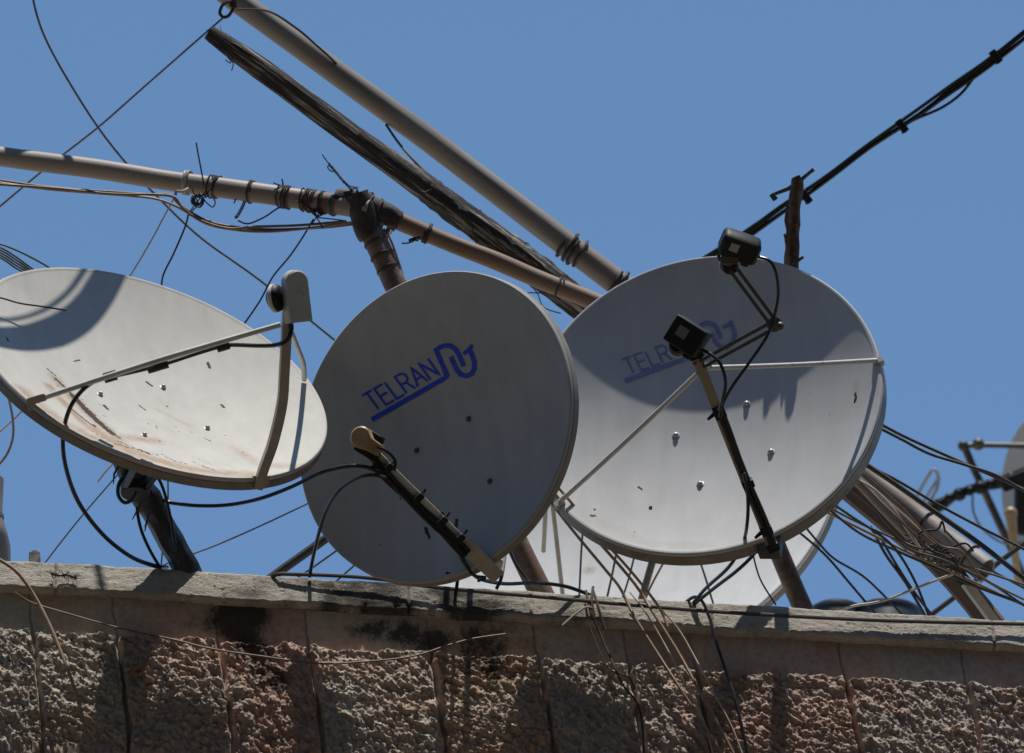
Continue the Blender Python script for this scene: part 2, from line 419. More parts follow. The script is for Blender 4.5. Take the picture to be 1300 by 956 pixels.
def wall_pos(S2, T2):
    i, dj, tt, row = blk(S2, T2)
    bi = (i * 7 + row * 3)
    edge = -0.004 + 0.014 * fbm(S2 * 18, T2 * 18, 9)
    topm = np.where(row == 0, 0.108, 0.03) + 0.035 * (fbm(S2 * 16, T2 * 3 + i * 7.7, 21, 5, 0.6) - 0.5)
    rough = sm(0, 0.007, dj - edge) * sm(0, 0.012, tt - topm) * sm(0, 0.02, COURSE - 0.02 - tt)
    # chiselled pits, slightly slanted
    an = -(0.35 + 0.6 * ((bi * 0.618) % 1)); fq = 118 + 50 * ((bi * 0.377) % 1)
    x = (S2 * np.cos(an) + T2 * np.sin(an)) * fq + bi * 13.7; y = (-S2 * np.sin(an) + T2 * np.cos(an)) * fq * 0.55 + bi * 5.1
    wx = 1.6 * fbm(x * 0.5, y * 0.5, 31); wy = 1.6 * fbm(x * 0.5 + 9, y * 0.5, 37)
    r1 = 1 - np.abs(2 * vnoise(x + wx, y + wy, 41) - 1)
    r2 = 1 - np.abs(2 * vnoise(x * 2.1 + wy, y * 2.1 + wx, 43) - 1)
    r3 = vnoise(x * 5, y * 5, 47)
    h = 0.011 * np.round(3 * vnoise(x * .5 + wx * .5, y * .5 + wy * .5, 41)) / 3 + 0.012 * vnoise(x * .8 + wx, y * .8 + wy, 42) + 0.009 * np.abs(2 * vnoise(x * 1.4 + wy, y * 1.4 + wx, 43) - 1) + 0.004 * r3 + 0.012 * ((bi * 0.47) % 1) + 0.008 * fbm(S2 * 9, T2 * 9, 51, 2)
    smooth = 0.0022 * fbm(S2 * 45, T2 * 45, 61, 5, 0.6) + 0.004 * fbm(S2 * 6, T2 * 6, 63)
    joint = sm(0.004, 0.0, dj) * 0.005 + sm(0.006, 0, np.minimum(tt, COURSE - tt)) * 0.006 * (row > 0)
    bulge = 0.030 * sm(-0.02, 0.26, tt - topm) * sm(0, 0.05, COURSE - 0.01 - tt)
    o = -PROJ - 0.004 + smooth + rough * (h - 0.002) + bulge - joint
    p = a0 + wd * S2[..., None] + wn * o[..., None] - zz * (COP_H + T2)[..., None]
    return p
def wall_tint(S2, T2):
    i, dj, tt, row = blk(S2, T2)
    c = BT[(i + row * 5) % len(BT)] * 1.15
    n = fbm(S2 * 5, T2 * 5, 71, 5, 0.6)[..., None]
    c = c * (0.82 + 0.36 * n)
    c = c * (1 - 0.22 * sm(0.004, 0.001, dj))[..., None]
    pink = np.array([1.03, 0.93, 0.88]); k = sm(0.45, 0.62, fbm(S2 * 7 + 3, T2 * 7, 73))[..., None]
    return c * (1 - k + k * pink)
def blob(S2, T2, px, t, rx, rt):
    s = s_of(px); return np.exp(-(((S2 - s) / rx) ** 2 + ((T2 - t) / rt) ** 2))
def wall_soot(S2, T2):
    s = 0.16 * fbm(S2 * 3, T2 * 4, 81) + 0.12 * sm(0.55, 0.75, fbm(S2 * 8, T2 * 8, 83))
    for (px, t, rx, rt, k) in ((318, 0.10, 0.075, 0.16, 0.44), (300, 0.03, 0.10, 0.05, 0.4), (600, 0.06, 0.20, 0.07, 0.42), (625, 0.17, 0.11, 0.06, 0.42), (745, 0.17, 0.05, 0.04, 0.3),
                               (230, 0.07, 0.1, 0.04, 0.2), (480, 0.04, 0.12, 0.04, 0.35), (900, 0.02, 0.3, 0.05, 0.22), (60, 0.05, 0.12, 0.04, 0.22), (360, 0.22, 0.04, 0.05, 0.4), (1150, 0.05, 0.2, 0.04, 0.15), (690, 0.2, 0.03, 0.12, 0.3)):
        s = s + k * blob(S2, T2, px, t, rx, rt) * (0.25 + 1.5 * fbm(S2 * 22, T2 * 16, 87, 5, 0.65))
    return s
S = np.arange(-2.05, 2.05, 0.0028); T = np.concatenate([np.arange(0, 0.46, 0.0028), np.arange(0.46, 0.86, 0.012)])
wl = grid_mesh('wall', S, T, wall_pos, wall_tint, wall_soot, M['stone'], bld)

# coping: swept profile
CJ = np.array([s_of(p) for p in (-700, -330, 72, 520, 905, 1262, 1640)])
TILT = 0.026
prof = [(-0.34, 0.0), (-0.12, 0.0), (-0.02 - TILT, 0.0), (-0.008 - TILT, -0.001), (-0.003 - TILT, -0.004), (-TILT, -0.009)]
nf = 24
for k in range(1, nf): prof.append((-TILT * (1 - k / nf), -0.009 - (COP_H - 0.016) * k / nf))
prof += [(0, -COP_H + 0.007), (-0.003, -COP_H + 0.002), (-0.008, -COP_H)] + [(-0.012, -COP_H - 0.001), (-0.018, -COP_H - 0.001), (-0.036, -COP_H - 0.001)]
prof = np.array(prof)
def cop_pos(S2, T2):
    ti = T2.astype(int); o = prof[ti, 0].copy(); z = prof[ti, 1].copy()
    front = ((T2 > 3) & (T2 < nf + 8)).astype(float)
    n = 0.0062 * (fbm(S2 * 38, z * 95, 101, 4, 0.7) - 0.5) + 0.006 * (fbm(S2 * 4, z * 3, 103, 2) - 0.5)
    pits = -0.003 * sm(0.62, 0.8, fbm(S2 * 110, z * 190, 107, 3)) * sm(0.4, 0.6, fbm(S2 * 5, z * 6, 109))
    cj = np.min(np.abs(S2[..., None] - CJ[None, None, :]), -1)
    jn = -0.007 * sm(0.005, 0.001, cj)
    chip = -0.012 * sm(0.66, 0.8, fbm(S2 * 11, S2 * 0, 113, 5, 0.6)) * np.exp(-((z + COP_H) / 0.018) ** 2)
    chip2 = -0.010 * sm(0.66, 0.8, fbm(S2 * 9 + 40, S2 * 0, 117, 5, 0.6)) * np.exp(-((z) / 0.014) ** 2)
    o = o + front * (n + pits + jn + chip + chip2)
    z = z + 0.004 * (fbm(S2 * 7, S2 * 0 + 2, 119, 4, 0.6) - 0.5) * (1 - front * 0.2) + 0.003 * (fbm(S2 * 1.3, S2 * 0 + 5, 121) - 0.5)
    z = z + np.where(z < -COP_H * 0.6, 0.010 * (fbm(S2 * 15, S2 * 0 + 8, 123, 5, 0.62) - 0.5), 0) + np.where(T2 < 8, 0.006 * (fbm(S2 * 18, S2 * 0 + 8, 125, 5, 0.62) - 0.5), 0)
    return a0 + wd * S2[..., None] + wn * o[..., None] + zz * z[..., None]
def cop_tint(S2, T2):
    z = prof[T2.astype(int), 1]
    c = np.array([0.56, 0.51, 0.44])[None, None, :] * (0.78 + 0.42 * fbm(S2 * 12, z * 30, 131, 5, 0.6))[..., None]
    cj = np.min(np.abs(S2[..., None] - CJ[None, None, :]), -1)
    c = c * (1 - 0.5 * sm(0.005, 0.001, cj))[..., None]
    return c
def cop_soot(S2, T2):
    z = prof[T2.astype(int), 1]
    s = 0.19 + 0.16 * sm(0.45, 0.75, fbm(S2 * 5, z * 14, 141)) 
    for (px, rx, k) in ((60, 0.06, 0.12), (95, 0.03, 0.2), (330, 0.06, 0.15), (440, 0.16, 0.30), (560, 0.12, 0.24), (620, 0.1, 0.20), (745, 0.10, 0.16), (1180, 0.1, 0.12), (1000, 0.05, 0.15)):
        s = s + k * np.exp(-((S2 - s_of(px)) / rx) ** 2) * (0.55 + 0.9 * vnoise(S2 * 30, z * 40, 143))
    return s
cp = grid_mesh('coping', np.arange(-2.05, 2.05, 0.0036), np.arange(len(prof)), cop_pos, cop_tint, cop_soot, M['copstone'], bld)

# the rest of the facade, sides and roof (plain, outside the picture)
mb = MB(); zt = W0.z
def wp(s, o, z): return W0 + WD * s + WN * o - Z * (W0.z - z)
for (sa, sb) in ((-9, -2.05), (2.05, 9)):
    mb.box((wp(sa, 0, 0) + wp(sb, 0, 0)) / 2 + Z * (zt - COP_H - 0.004) / 2 + WN * (-PROJ - 0.25), WD, WN, Z, abs(sb - sa) / 2, 0.245, (zt - COP_H - 0.004) / 2)
mb.box(wp(0, -PROJ - 0.27, 0) + Z * (zt - COP_H - 0.86) / 2, WD, WN, Z, 2.05, 0.265, (zt - COP_H - 0.86) / 2)
mb.box(wp(0, -PROJ - 0.30, 0) + Z * (zt - COP_H - 0.5), WD, WN, Z, 2.05, 0.25, 0.49)
for sx in (-1, 1): mb.box(wp(sx * 8.8, -5.3, 0) + Z * (zt - 0.2) / 2, WD, WN, Z, 0.2, 4.7, (zt - 0.2) / 2)
mb.box(wp(0, -9.9, 0) + Z * (zt - 0.2) / 2, WD, WN, Z, 8.6, 0.2, (zt - 0.2) / 2)
M['plainstone'] = mat('plain_stone', (0.38, 0.31, 0.26), 0.95, var=0.3, vscale=14, bump=0.02, bscale=30)
mb.build('side_wall', M['plainstone'], bld)
mb = MB()
for (sa, sb) in ((-9.02, -2.05), (2.05, 9.02)):
    mb = MB(); mb.box(wp((sa + sb) / 2, -0.17, zt - COP_H / 2), WD, WN, Z, abs(sb - sa) / 2, 0.17, COP_H / 2)
    mb.build('side_coping', M['plainstone'], bld)
mb = MB(); mb.box(wp(0, -5.1, zt - 0.25), WD, WN, Z, 8.6, 4.6, 0.05); mb.build('roof', M['roofm'], bld)
mb = MB()
bk = P(168, 854, 20.0); 
bq = pxpts([(176, 847, .03)], 0)[0]
mb.box(bq, V(1, .62, .3), V(-.6, 1, 0), V(0, .1, 1), 0.030, 0.004, 0.016)
mb.build('wall_bracket', M['brown'], bld)

# unseen stone blocks behind and beside the camera, added to cut sky light on the dishes
M['facade'] = mat('street_stone', (0.16, 0.13, 0.105), 0.95, var=0.3, vscale=3)
M['pane'] = mat('dark_window_glass', (0.02, 0.022, 0.025), 0.12)
def unseen_block(c, ax, L_, H_, lb):
    t_ = thing('stone_building', lb, 'building', c); ay_ = Z.cross(ax); mb = MB()
    mb.box(c + Z * H_ / 2, ax, ay_, Z, L_ / 2, 4, H_ / 2); mb.box(c + Z * (H_ + .2), ax, ay_, Z, L_ / 2 + .15, 4.15, .2)
    mb.build('wall', M['facade'], t_)
    for fl in range(int(H_ / 3.4)):
        for k in range(int(L_ / 3.5)):
            p_ = c + ax * (-L_ / 2 + 1.9 + k * 3.5) + Z * (1.9 + fl * 3.4)
            for sg in ((1, -1) if False else (1,)):
                mb = MB(); mb.box(p_ + ay_ * 4.0 * sg, ax, ay_, Z, .55, .05, .85); w_ = mb.build('window', M['facade'], t_)
                mb = MB(); mb.box(p_ + ay_ * 4.04 * sg, ax, ay_, Z, .47, .03, .77); mb.build('pane', M['pane'], w_)
unseen_block(Vector((0, -6.5, 0)), Vector((1, 0, 0)), 44, 27, 'unseen tall stone block across the street, added behind the viewer to cut sky light')
unseen_block(Vector((-24, 7.5, 0)), Vector((0, -1, 0)), 18, 24, 'unseen tall stone block closing the street on the left, added to cut sky light')
unseen_block(Vector((24, 7.5, 0)), Vector((0, 1, 0)), 18, 24, 'unseen tall stone block closing the street on the right, added to cut sky light')

# ------------------------------------------------------------------ dishes
class Dish:
    def __init__(s, c, n, R, d0):
        s.c = c; s.n = n.normalized(); s.R = R; s.d0 = d0
        s.u = (U_ - s.n * U_.dot(s.n)).normalized(); s.v = s.u.cross(s.n)
    def surf(s, x, y):                                   # local -> world on the front face
        return s.c + s.v * x + s.u * y - s.n * (s.d0 * (1 - (x * x + y * y) / s.R ** 2))
    def hit(s, px, py, lift=0.0):
        r = RAY(px, py); o = CAM - s.c
        ox, oy, oz = o.dot(s.v), o.dot(s.u), o.dot(s.n); dx, dy, dz = r.dot(s.v), r.dot(s.u), r.dot(s.n)
        k = s.d0 / s.R ** 2                              # z = -d0 + k (x^2+y^2)
        a = k * (dx * dx + dy * dy); b = 2 * k * (ox * dx + oy * dy) - dz; c = k * (ox * ox + oy * oy) - s.d0 - oz
        t = -oz / dz
        for _ in range(12): t = t - (a * t * t + b * t + c) / (2 * a * t + b)
        p = CAM + r * t
        x = (p - s.c).dot(s.v); y = (p - s.c).dot(s.u)
        nn = (s.n - s.v * (2 * k * x) - s.u * (2 * k * y)).normalized()
        return p + nn * lift, nn
    def rim(s, px, py, out=0.0):                          # rim point nearest to a photograph position
        r = RAY(px, py); t = (s.c - CAM).dot(s.n) / r.dot(s.n); q = CAM + r * t - s.c
        q = q.normalized() * (s.R + out)
        return s.c + q

def reflector(D, root, mt, mtback, stains=(), halos=(), rings=130, segs=420, skirt=0.028):
    R, d0 = D.R, D.d0
    prof = [(R * (i / rings), -d0 * (1 - (i / rings) ** 2)) for i in range(1, rings + 1)]
    prof += [(R + 0.003, 0.002), (R + 0.009, 0.002), (R + 0.012, -0.001), (R + 0.013, -0.008), (R + 0.0115, -0.0095), (R + 0.0135, -0.011), (R + 0.015, -skirt), (R + 0.0135, -skirt - 0.002), (R + 0.010, -skirt + 0.001), (R + 0.006, -0.006)]
    prof += [(R * f, -d0 * (1 - f ** 2) - 0.003) for f in (0.985, 0.9, 0.8, 0.65, 0.5, 0.35, 0.2, 0.08)]
    n = len(prof); an = np.arange(segs) * 2 * np.pi / segs
    pr = np.array(prof)
    x = np.outer(pr[:, 0], np.cos(an)); y = np.outer(pr[:, 0], np.sin(an)); z = np.repeat(pr[:, 1][:, None], segs, 1)
    # slight dents / out-of-true
    z = z + 0.0012 * np.sin(3 * an + 1.0)[None, :] * (pr[:, 0] / R)[:, None] ** 2
    c = np.array(D.c); off = np.array(OFF[root.name])
    v = (c - off + x[..., None] * np.array(D.v) + y[..., None] * np.array(D.u) + z[..., None] * np.array(D.n)).reshape(-1, 3)
    idx = np.arange(n * segs).reshape(n, segs); j2 = (np.arange(segs) + 1) % segs
    f = np.stack([idx[:-1], idx[:-1][:, j2], idx[1:][:, j2], idx[1:]], -1).reshape(-1, 4).tolist()
    v = v.tolist(); k0 = len(v)
    v.append(list(c - off - np.array(D.n) * d0)); v.append(list(c - off - np.array(D.n) * (d0 + 0.003)))
    for k in range(segs):
        f.append([k0, k, (k + 1) % segs][::1]); f.append([k0 + 1, (n - 1) * segs + (k + 1) % segs, (n - 1) * segs + k])
    me = bpy.data.meshes.new('reflector'); me.from_pydata(v, [], f); me.validate()
    for p in me.polygons: p.use_smooth = True
    me.set_sharp_from_angle(angle=math.radians(35))
    W = np.array(v) + off
    def field(lst):
        F = np.zeros(len(W))
        for (pts, wpx, amp) in lst:
            q = [np.array(D.hit(a, b)[0]) for a, b in pts]
            if len(q) == 1: q = [q[0], q[0] + 1e-6]
            for a, b in zip(q[:-1], q[1:]):
                ab = b - a; t = np.clip(((W - a) @ ab) / (ab @ ab), 0, 1)
                dd = np.linalg.norm(W - (a + t[:, None] * ab), axis=1)
                F = np.maximum(F, amp * np.exp(-(dd / (wpx * PX * 1.35)) ** 2))
        return F
    a = me.attributes.new('stain', 'FLOAT', 'POINT'); a.data.foreach_set('value', field(stains).astype(np.float32))
    a = me.attributes.new('halo', 'FLOAT', 'POINT'); a.data.foreach_set('value', field(halos).astype(np.float32))
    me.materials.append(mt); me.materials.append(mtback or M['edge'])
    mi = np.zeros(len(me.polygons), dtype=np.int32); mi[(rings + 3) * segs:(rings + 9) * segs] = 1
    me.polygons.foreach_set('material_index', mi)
    o = bpy.data.objects.new('reflector', me); C.objects.link(o); o.parent = root; OFF[o.name] = OFF[root.name]
    return o

def bolts(D, root, pts, r, mt):
    for (x, y) in pts:
        p, nn = D.hit(x, y); a = nn.orthogonal().normalized(); b = nn.cross(a); mb = MB()
        mb.lathe(p, a, b, nn, [(r * 1.35, -0.001), (r * 1.35, 0.0015), (r, 0.002), (r * 0.95, 0.005), (r * 0.7, 0.0075), (r * 0.3, 0.009), (0.0003, 0.0093)], 18)
        mb.build('bolt', mt, root)

def stroke(D, mb, pts, wpx, closed=False):
    """a painted line of given width laid on the dish, pts in photograph measure"""
    q = [Vector((x, y, 0)) for x, y in pts]
    fine = []
    for a, b in zip(q[:-1], q[1:]):
        k = max(1, int((b - a).length / 4))
        for i in range(k): fine.append(a.lerp(b, i / k))
    fine.append(q[-1]); L_, Rr = [], []
    for i, p in enumerate(fine):
        ta = fine[i] - fine[i - 1] if i > 0 else fine[1] - fine[0]
        tb = fine[i + 1] - fine[i] if i < len(fine) - 1 else ta
        ta.normalize(); tb.normalize(); t = (ta + tb)
        t.normalize(); k = 1 / max(0.5, t.dot(tb))
        nx = Vector((-t.y, t.x, 0)) * (wpx / 2 * k)
        L_.append(D.hit(p.x + nx.x, p.y + nx.y, 0.0012)[0]); Rr.append(D.hit(p.x - nx.x, p.y - nx.y, 0.0012)[0])
    n = len(fine); mb.add(L_ + Rr, [(i, i + 1, n + i + 1, n + i) for i in range(n - 1)])

def letters(D, mb, org, bx, hy, word_w, wpx):
    """TELRAN in single strokes; org = baseline start, bx = unit along, hy = up vector (full letter height)"""
    G = {'T': (0.95, [[(0, 1), (1, 1)], [(.5, 1), (.5, 0)]]), 'E': (0.8, [[(1, 1), (0, 1), (0, 0), (1, 0)], [(0, .52), (.9, .52)]]),
         'L': (0.72, [[(0, 1), (0, 0), (1, 0)]]), 'R': (0.85, [[(0, 0), (0, 1), (.6, 1), (.88, .93), (1, .76), (.88, .58), (.6, .5), (0, .5)], [(.55, .5), (1, 0)]]),
         'A': (0.98, [[(0, 0), (.5, 1), (1, 0)], [(.2, .36), (.8, .36)]]), 'N': (0.86, [[(0, 0), (0, 1), (1, 0), (1, 1)]])}
    tot = sum(G[c][0] + 0.24 for c in 'TELRAN') - 0.24
    x = 0; k = word_w / tot
    for c in 'TELRAN':
        w_, st = G[c]
        for s_ in st:
            stroke(D, mb, [(org[0] + bx[0] * (x + a * w_) * k + hy[0] * b, org[1] + bx[1] * (x + a * w_) * k + hy[1] * b) for a, b in s_], wpx)
        x += w_ + 0.24

# ---- dish 1 (left, tilted up)
D1 = Dish(P(193, 472, 19.650), V(0.35, 0.82, 0.447), 0.4535, 0.066)
t1 = thing('satellite_dish', 'worn cream satellite dish tilted skyward with rust streaks and a grey rounded receiver', 'satellite dish', P(242, 722, 19.98))
st = [([(60, 468), (71, 477)], 1.6, .75), ([(72, 482), (84, 493)], 2.4, .8), ([(93, 503), (112, 522), (126, 536), (143, 551)], 6.2, .80), ([(108, 520), (126, 537)], 4.5, .95), ([(150, 560), (175, 571), (200, 578)], 5.5, .52), ([(118, 548), (150, 566)], 4.5, .5), ([(70, 480), (84, 493), (96, 506)], 2.6, .8), ([(141, 549), (153, 557)], 2.5, .6), ([(88, 517), (101, 527), (111, 535), (119, 541)], 1.8, .8), ([(119, 540), (120, 541)], 3, .9),
      ([(133, 515), (136, 519)], 2.6, .9), ([(126, 513), (133, 516)], 1.2, .7), ([(186, 485), (193, 490)], 1.9, .9), ([(264, 461), (266, 467)], 2.1, .9), ([(281, 514), (284, 517)], 2.2, .9), ([(212, 516)], 1.6, .9), ([(176, 514), (185, 521)], 1.7, .7),
      ([(94, 459), (101, 457)], 1.8, .7), ([(258, 556), (268, 560)], 1.4, .6), ([(308, 574)], 2, .8), ([(200, 559), (204, 561)], 1.3, .7), ([(148, 563), (162, 568), (178, 573), (192, 577)], 3.0, .58), ([(178, 571), (190, 577)], 2.4, .8),
      ([(205, 577), (222, 586), (240, 590)], 3.2, .56), ([(245, 586), (262, 594), (276, 598)], 3.0, .55), ([(250, 582), (268, 590)], 2.5, .5), ([(110, 545), (135, 560), (150, 572)], 2.5, .45), ([(8, 429), (11, 433)], 2, .8), ([(316, 601), (334, 602)], 2.2, .45), ([(180, 461), (184, 466)], 1.0, .6)]
for _ in range(26):
    a = random.random(); x = 40 + 300 * a + random.uniform(-15, 15); y = 478 + 105 * (a ** .8) + random.uniform(-22, 12)
    st.append(([(x, y), (x + random.uniform(1, 5), y + random.uniform(0, 3))], random.uniform(0.7, 1.5), random.uniform(.45, .7)))
for _ in range(16): st.append(([(random.uniform(20, 380), random.uniform(365, 560))], random.uniform(0.7, 1.2), .6))
hl = [([(62, 490), (90, 520), (110, 540)], 6, 1.0), ([(120, 545), (170, 575), (240, 596)], 13, .95), ([(88, 500), (120, 530), (150, 556)], 9, .9), ([(70, 480), (100, 512), (145, 552), (200, 560)], 8, .7), ([(30, 495), (80, 535), (150, 570), (230, 594), (320, 603)], 11, .80), ([(300, 570), (330, 590), (385, 592)], 9, .5), ([(90, 560), (60, 545)], 6, .7), ([(200, 520), (240, 540)], 4, .4), ([(126, 460), (138, 475)], 4, .15)]
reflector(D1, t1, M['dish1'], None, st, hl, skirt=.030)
bolts(D1, t1, [(127, 501), (207, 492), (263, 544), (183, 553)], 0.0062, M['galv'])
J1 = P(366, 402, 19.280)
mb = MB(); A = D1.rim(340, 614, 0.004)
aR = [A - D1.n * 0.02 + V(0, -.012, .02), A + D1.n * 0.03 + V(0, 0, .012), P(347, 560, 19.370), P(358, 512, 19.335), P(361, 470, 19.310), P(364, 415, 19.280), P(366, 372, 19.260)]
mb.tube(aR, [0.0155, 0.016, .0165, .0165, .0165, .0165, .0165], 4, smooth=5); arm = mb.build('feed_arm', M['arm'], t1)
mb = MB(); mb.box(A - D1.n * 0.012 + V(0, -.004, .012), V(1, 0, 0), D1.n, V(0, 0, 1), 0.024, 0.020, 0.006, 0.004); mb.build('arm_foot', M['arm'], t1)
mb = MB(); Bl = D1.rim(40, 512, 0.0)
mb.tube([Bl + V(0, .004, .012), Bl.lerp(J1, .5) + V(0, 0, .02), P(356, 412, 19.290)], [0.0068, 0.0072, 0.0068], 10, smooth=6); s_ = mb.build('side_strut', M['armw'], t1)
mb = MB(); mb.box(Bl + V(.008, .008, .012), V(1, .3, .2), V(-.3, 1, .3), V(0, 0, 1), 0.024, 0.010, 0.009, 0.004); mb.box(Bl + V(-.006, -.006, .006), V(1, .3, .2), V(-.3, 1, .3), V(0, 0, 1), 0.010, 0.016, 0.008, 0.003); mb.build('strut_clamp', M['arm'], t1)
mb = MB(); Br = D1.rim(391, 482, 0.0)
mb.tube([Br + V(0, .0, .01), P(385, 462, 19.790), P(379, 445, 19.600), P(371, 424, 19.300)], 0.0068, 10, smooth=6); mb.build('side_strut', M['armw'], t1)
# receiver
up = V(-.10, 1, .05).normalized(); fn = V(.42, -.12, .88); fn = (fn - up * fn.dot(up)).normalized(); rt = up.cross(fn)
mb = MB(); o_ = [(-.030, -.064), (.030, -.064)]
for k in range(13):
    an = math.radians(15 * k); o_.append((.030 * math.cos(an), .034 + .030 * math.sin(an)))
mb.prism(P(376, 376, 19.220), rt, up, fn, [(x, y) for x, y in o_], 0.019, 0.004)
rc = mb.build('receiver', M['lnbgrey'], t1)
mb = MB(); cc = P(376, 376, 19.220) + fn * 0.0195 + rt * 0.006 + up * 0.006
for k in range(7):
    an = k * 2 * math.pi / 7
    mb.tube([cc + rt * .004 * math.cos(an) + up * .004 * math.sin(an), cc + rt * .011 * math.cos(an + .7) + up * .013 * math.sin(an + .7)], 0.0011, 5)
mb.tube([cc + rt * .010 * math.cos(k * .52) + up * .011 * math.sin(k * .52) for k in range(13)], 0.0009, 5)
mb.build('embossed_mark', M['armw'], rc)
mb = MB(); hc = P(353, 378, 19.230); hx = V(-.93, -.15, -.33).normalized(); a = hx.orthogonal().normalized(); b = hx.cross(a)
mb.lathe(hc, a, b, hx, [(0.022, -0.012), (0.031, -0.006), (0.034, 0.002), (0.0335, 0.008), (0.030, 0.016), (0.022, .023), (0.011, .028), (0.001, .029)], 28); mb.build('feed_horn', M['black'], rc)
mb = MB(); mb.lathe(hc, a, b, hx, [(0.0330, 0.004), (0.0352, 0.006), (0.0350, 0.013), (0.0315, 0.0165), (0.0310, 0.006)], 28); mb.build('horn_cap', M['cap'], rc)
mb = MB(); mb.tube([P(370, 404, 19.260), P(369, 418, 19.260)], 0.006, 10); mb.tube([P(383, 402, 19.240), P(383, 407, 19.240)], 0.006, 10); mb.build('socket', M['black'], rc)
# mount behind and post
def mount(root, D, px, py, polept, mt, sz=1.0):
    """back plate and arms joining the reflector's back to the post"""
    mb = MB(); p = D.hit(px, py)[0] - D.n * 0.008
    mb.box(p - D.n * 0.012, D.v, D.u, D.n, 0.075 * sz, 0.095 * sz, 0.004, 0.003)
    for sx in (-1, 1):
        a_ = p - D.n * 0.012 + D.v * 0.045 * sx * sz
        mb.tube([a_ + D.u * 0.05, Vector(polept) + R_ * 0.028 * sx], 0.009, 4)
        mb.tube([a_ - D.u * 0.06, Vector(polept) - Z * 0.04 + R_ * 0.028 * sx], 0.009, 4)
    mb.lathe(Vector(polept) - Z * 0.06, R_, Vector((0, 1, 0)), Z, [(0.035, 0), (0.037, 0.004), (0.037, 0.08), (0.035, 0.084)], 20)
    return mb.build('mount_bracket', mt, root)
mount(t1, D1, 185, 555, P(172, 602, 19.9), M['black'])
# ---- post of dish 1 wrapped in plastic
mb = MB(); ppts = pxpts([(150, 575), (168, 603), (186, 632), (205, 665), (222, 695), (240, 728), (252, 748)], 19.90, 19.98)
mb.tube(ppts, [.024, .034, .038, .034, .034, .034, .034], 9, smooth=4)
for v_ in mb.v:
    k = noise.noise(v_ * 22); v_ += Vector((k, k * .5, k * .4)) * 0.0045
po = mb.build('wrapped_post', M['blue_tape']); tag(po, 'leaning post wrapped in ragged blue and black plastic under the leftmost dish', 'post')
mb = MB()
for k in (0, 3, 4):
    a = P(150 + k * 10, 592 + k * 15, 19.84); mb.tube([a, a + V(-.01, -.02 - .01 * (k % 3), .01), a + V(-.004 * (k % 4) - .012, -.045, .0)], [.003, .003, .0012], 5)
mb.tube(pxpts([(152, 590), (160, 596), (172, 588), (180, 600), (170, 606)], 19.83), 0.006, 8, smooth=6)
mb.tube(pxpts([(190, 590), (205, 615), (215, 650), (222, 690)], 19.86), 0.004, 8, smooth=6)
mb.build('wrapping_tatter', M['blue_tape'], po)

# ---- dish 2 (centre, in shade)
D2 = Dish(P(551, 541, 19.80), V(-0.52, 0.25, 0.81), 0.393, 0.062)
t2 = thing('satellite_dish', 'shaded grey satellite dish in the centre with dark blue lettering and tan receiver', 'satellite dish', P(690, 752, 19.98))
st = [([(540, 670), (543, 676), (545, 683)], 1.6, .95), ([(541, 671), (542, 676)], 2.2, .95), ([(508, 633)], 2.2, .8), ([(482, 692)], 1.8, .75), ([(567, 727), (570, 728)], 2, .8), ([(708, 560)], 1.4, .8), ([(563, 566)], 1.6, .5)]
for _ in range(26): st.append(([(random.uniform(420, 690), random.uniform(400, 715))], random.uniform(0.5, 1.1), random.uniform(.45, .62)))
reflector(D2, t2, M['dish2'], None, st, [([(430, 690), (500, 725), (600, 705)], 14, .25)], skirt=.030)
bolts(D2, t2, [(529, 572), (595, 532), (622, 611)], 0.0058, M['dkmetal'])
mb = MB()
stroke(D2, mb, [(472, 533), (565, 480)], 6.2)
letters(D2, mb, (474.5, 523), (math.cos(math.radians(29.5)), -math.sin(math.radians(29.5))), (-15.0, -20.5), 96, 2.9)
LG = [[(563, 482), (568, 477)], ]
stroke(D2, mb, [(563, 481.5), (567.5, 476.5), (554, 445)], 6.0)
arc1 = [(554, 445)] + [(567 + 13.5 * math.cos(math.radians(a_)) , 448 - 9 * math.sin(math.radians(a_))) for a_ in range(150, 20, -12)]
stroke(D2, mb, [(551.5, 446), (558, 441.5), (565, 438.8), (572, 439.2), (578, 443), (582, 449), (585, 456), (589, 465)], 6.0)
stroke(D2, mb, [(572.5, 453), (576, 461), (580, 469.5), (585, 475.5), (592, 477.5), (599, 474.5), (602.5, 467.5), (602, 459), (599, 450), (594.5, 441.5)], 6.0)
stroke(D2, mb, [(588.5, 449.5), (596.5, 443.5), (599.5, 438)], 5.0)
mb.build('printed_lettering', M['ink'], t2)
# feed arm
A = P(627, 729, 19.62); B = P(468, 572, 19.53)
ud = (B - A).normalized(); sd = ud.cross(F_).normalized(); dd = ud.cross(sd)
mb = MB()
mb.box(A.lerp(B, .5), ud, sd, dd, (B - A).length / 2, 0.0155, 0.013, 0.003)
arm = mb.build('feed_arm', M['armw'], t2)
mb = MB(); mb.box(A.lerp(B, .11) - sd * 0.002, ud, sd, dd, (B - A).length * .14, 0.0195, 0.0145, 0.004); mb.build('arm_socket', M['armb'], t2)
mb = MB(); mb.box(A.lerp(B, .95), ud, sd, dd, .030, 0.0175, 0.0145, 0.004); mb.build('neck_plate', M['armb'], t2)
mb = MB(); nC = lambda f, s0, d0_=0.0: A.lerp(B, f) + sd * s0 + dd * d0_
side = 1 if nC(0, .01).dot(R_) < nC(0, 0).dot(R_) else -1
tor = -1 if dd.dot(F_) > 0 else 1
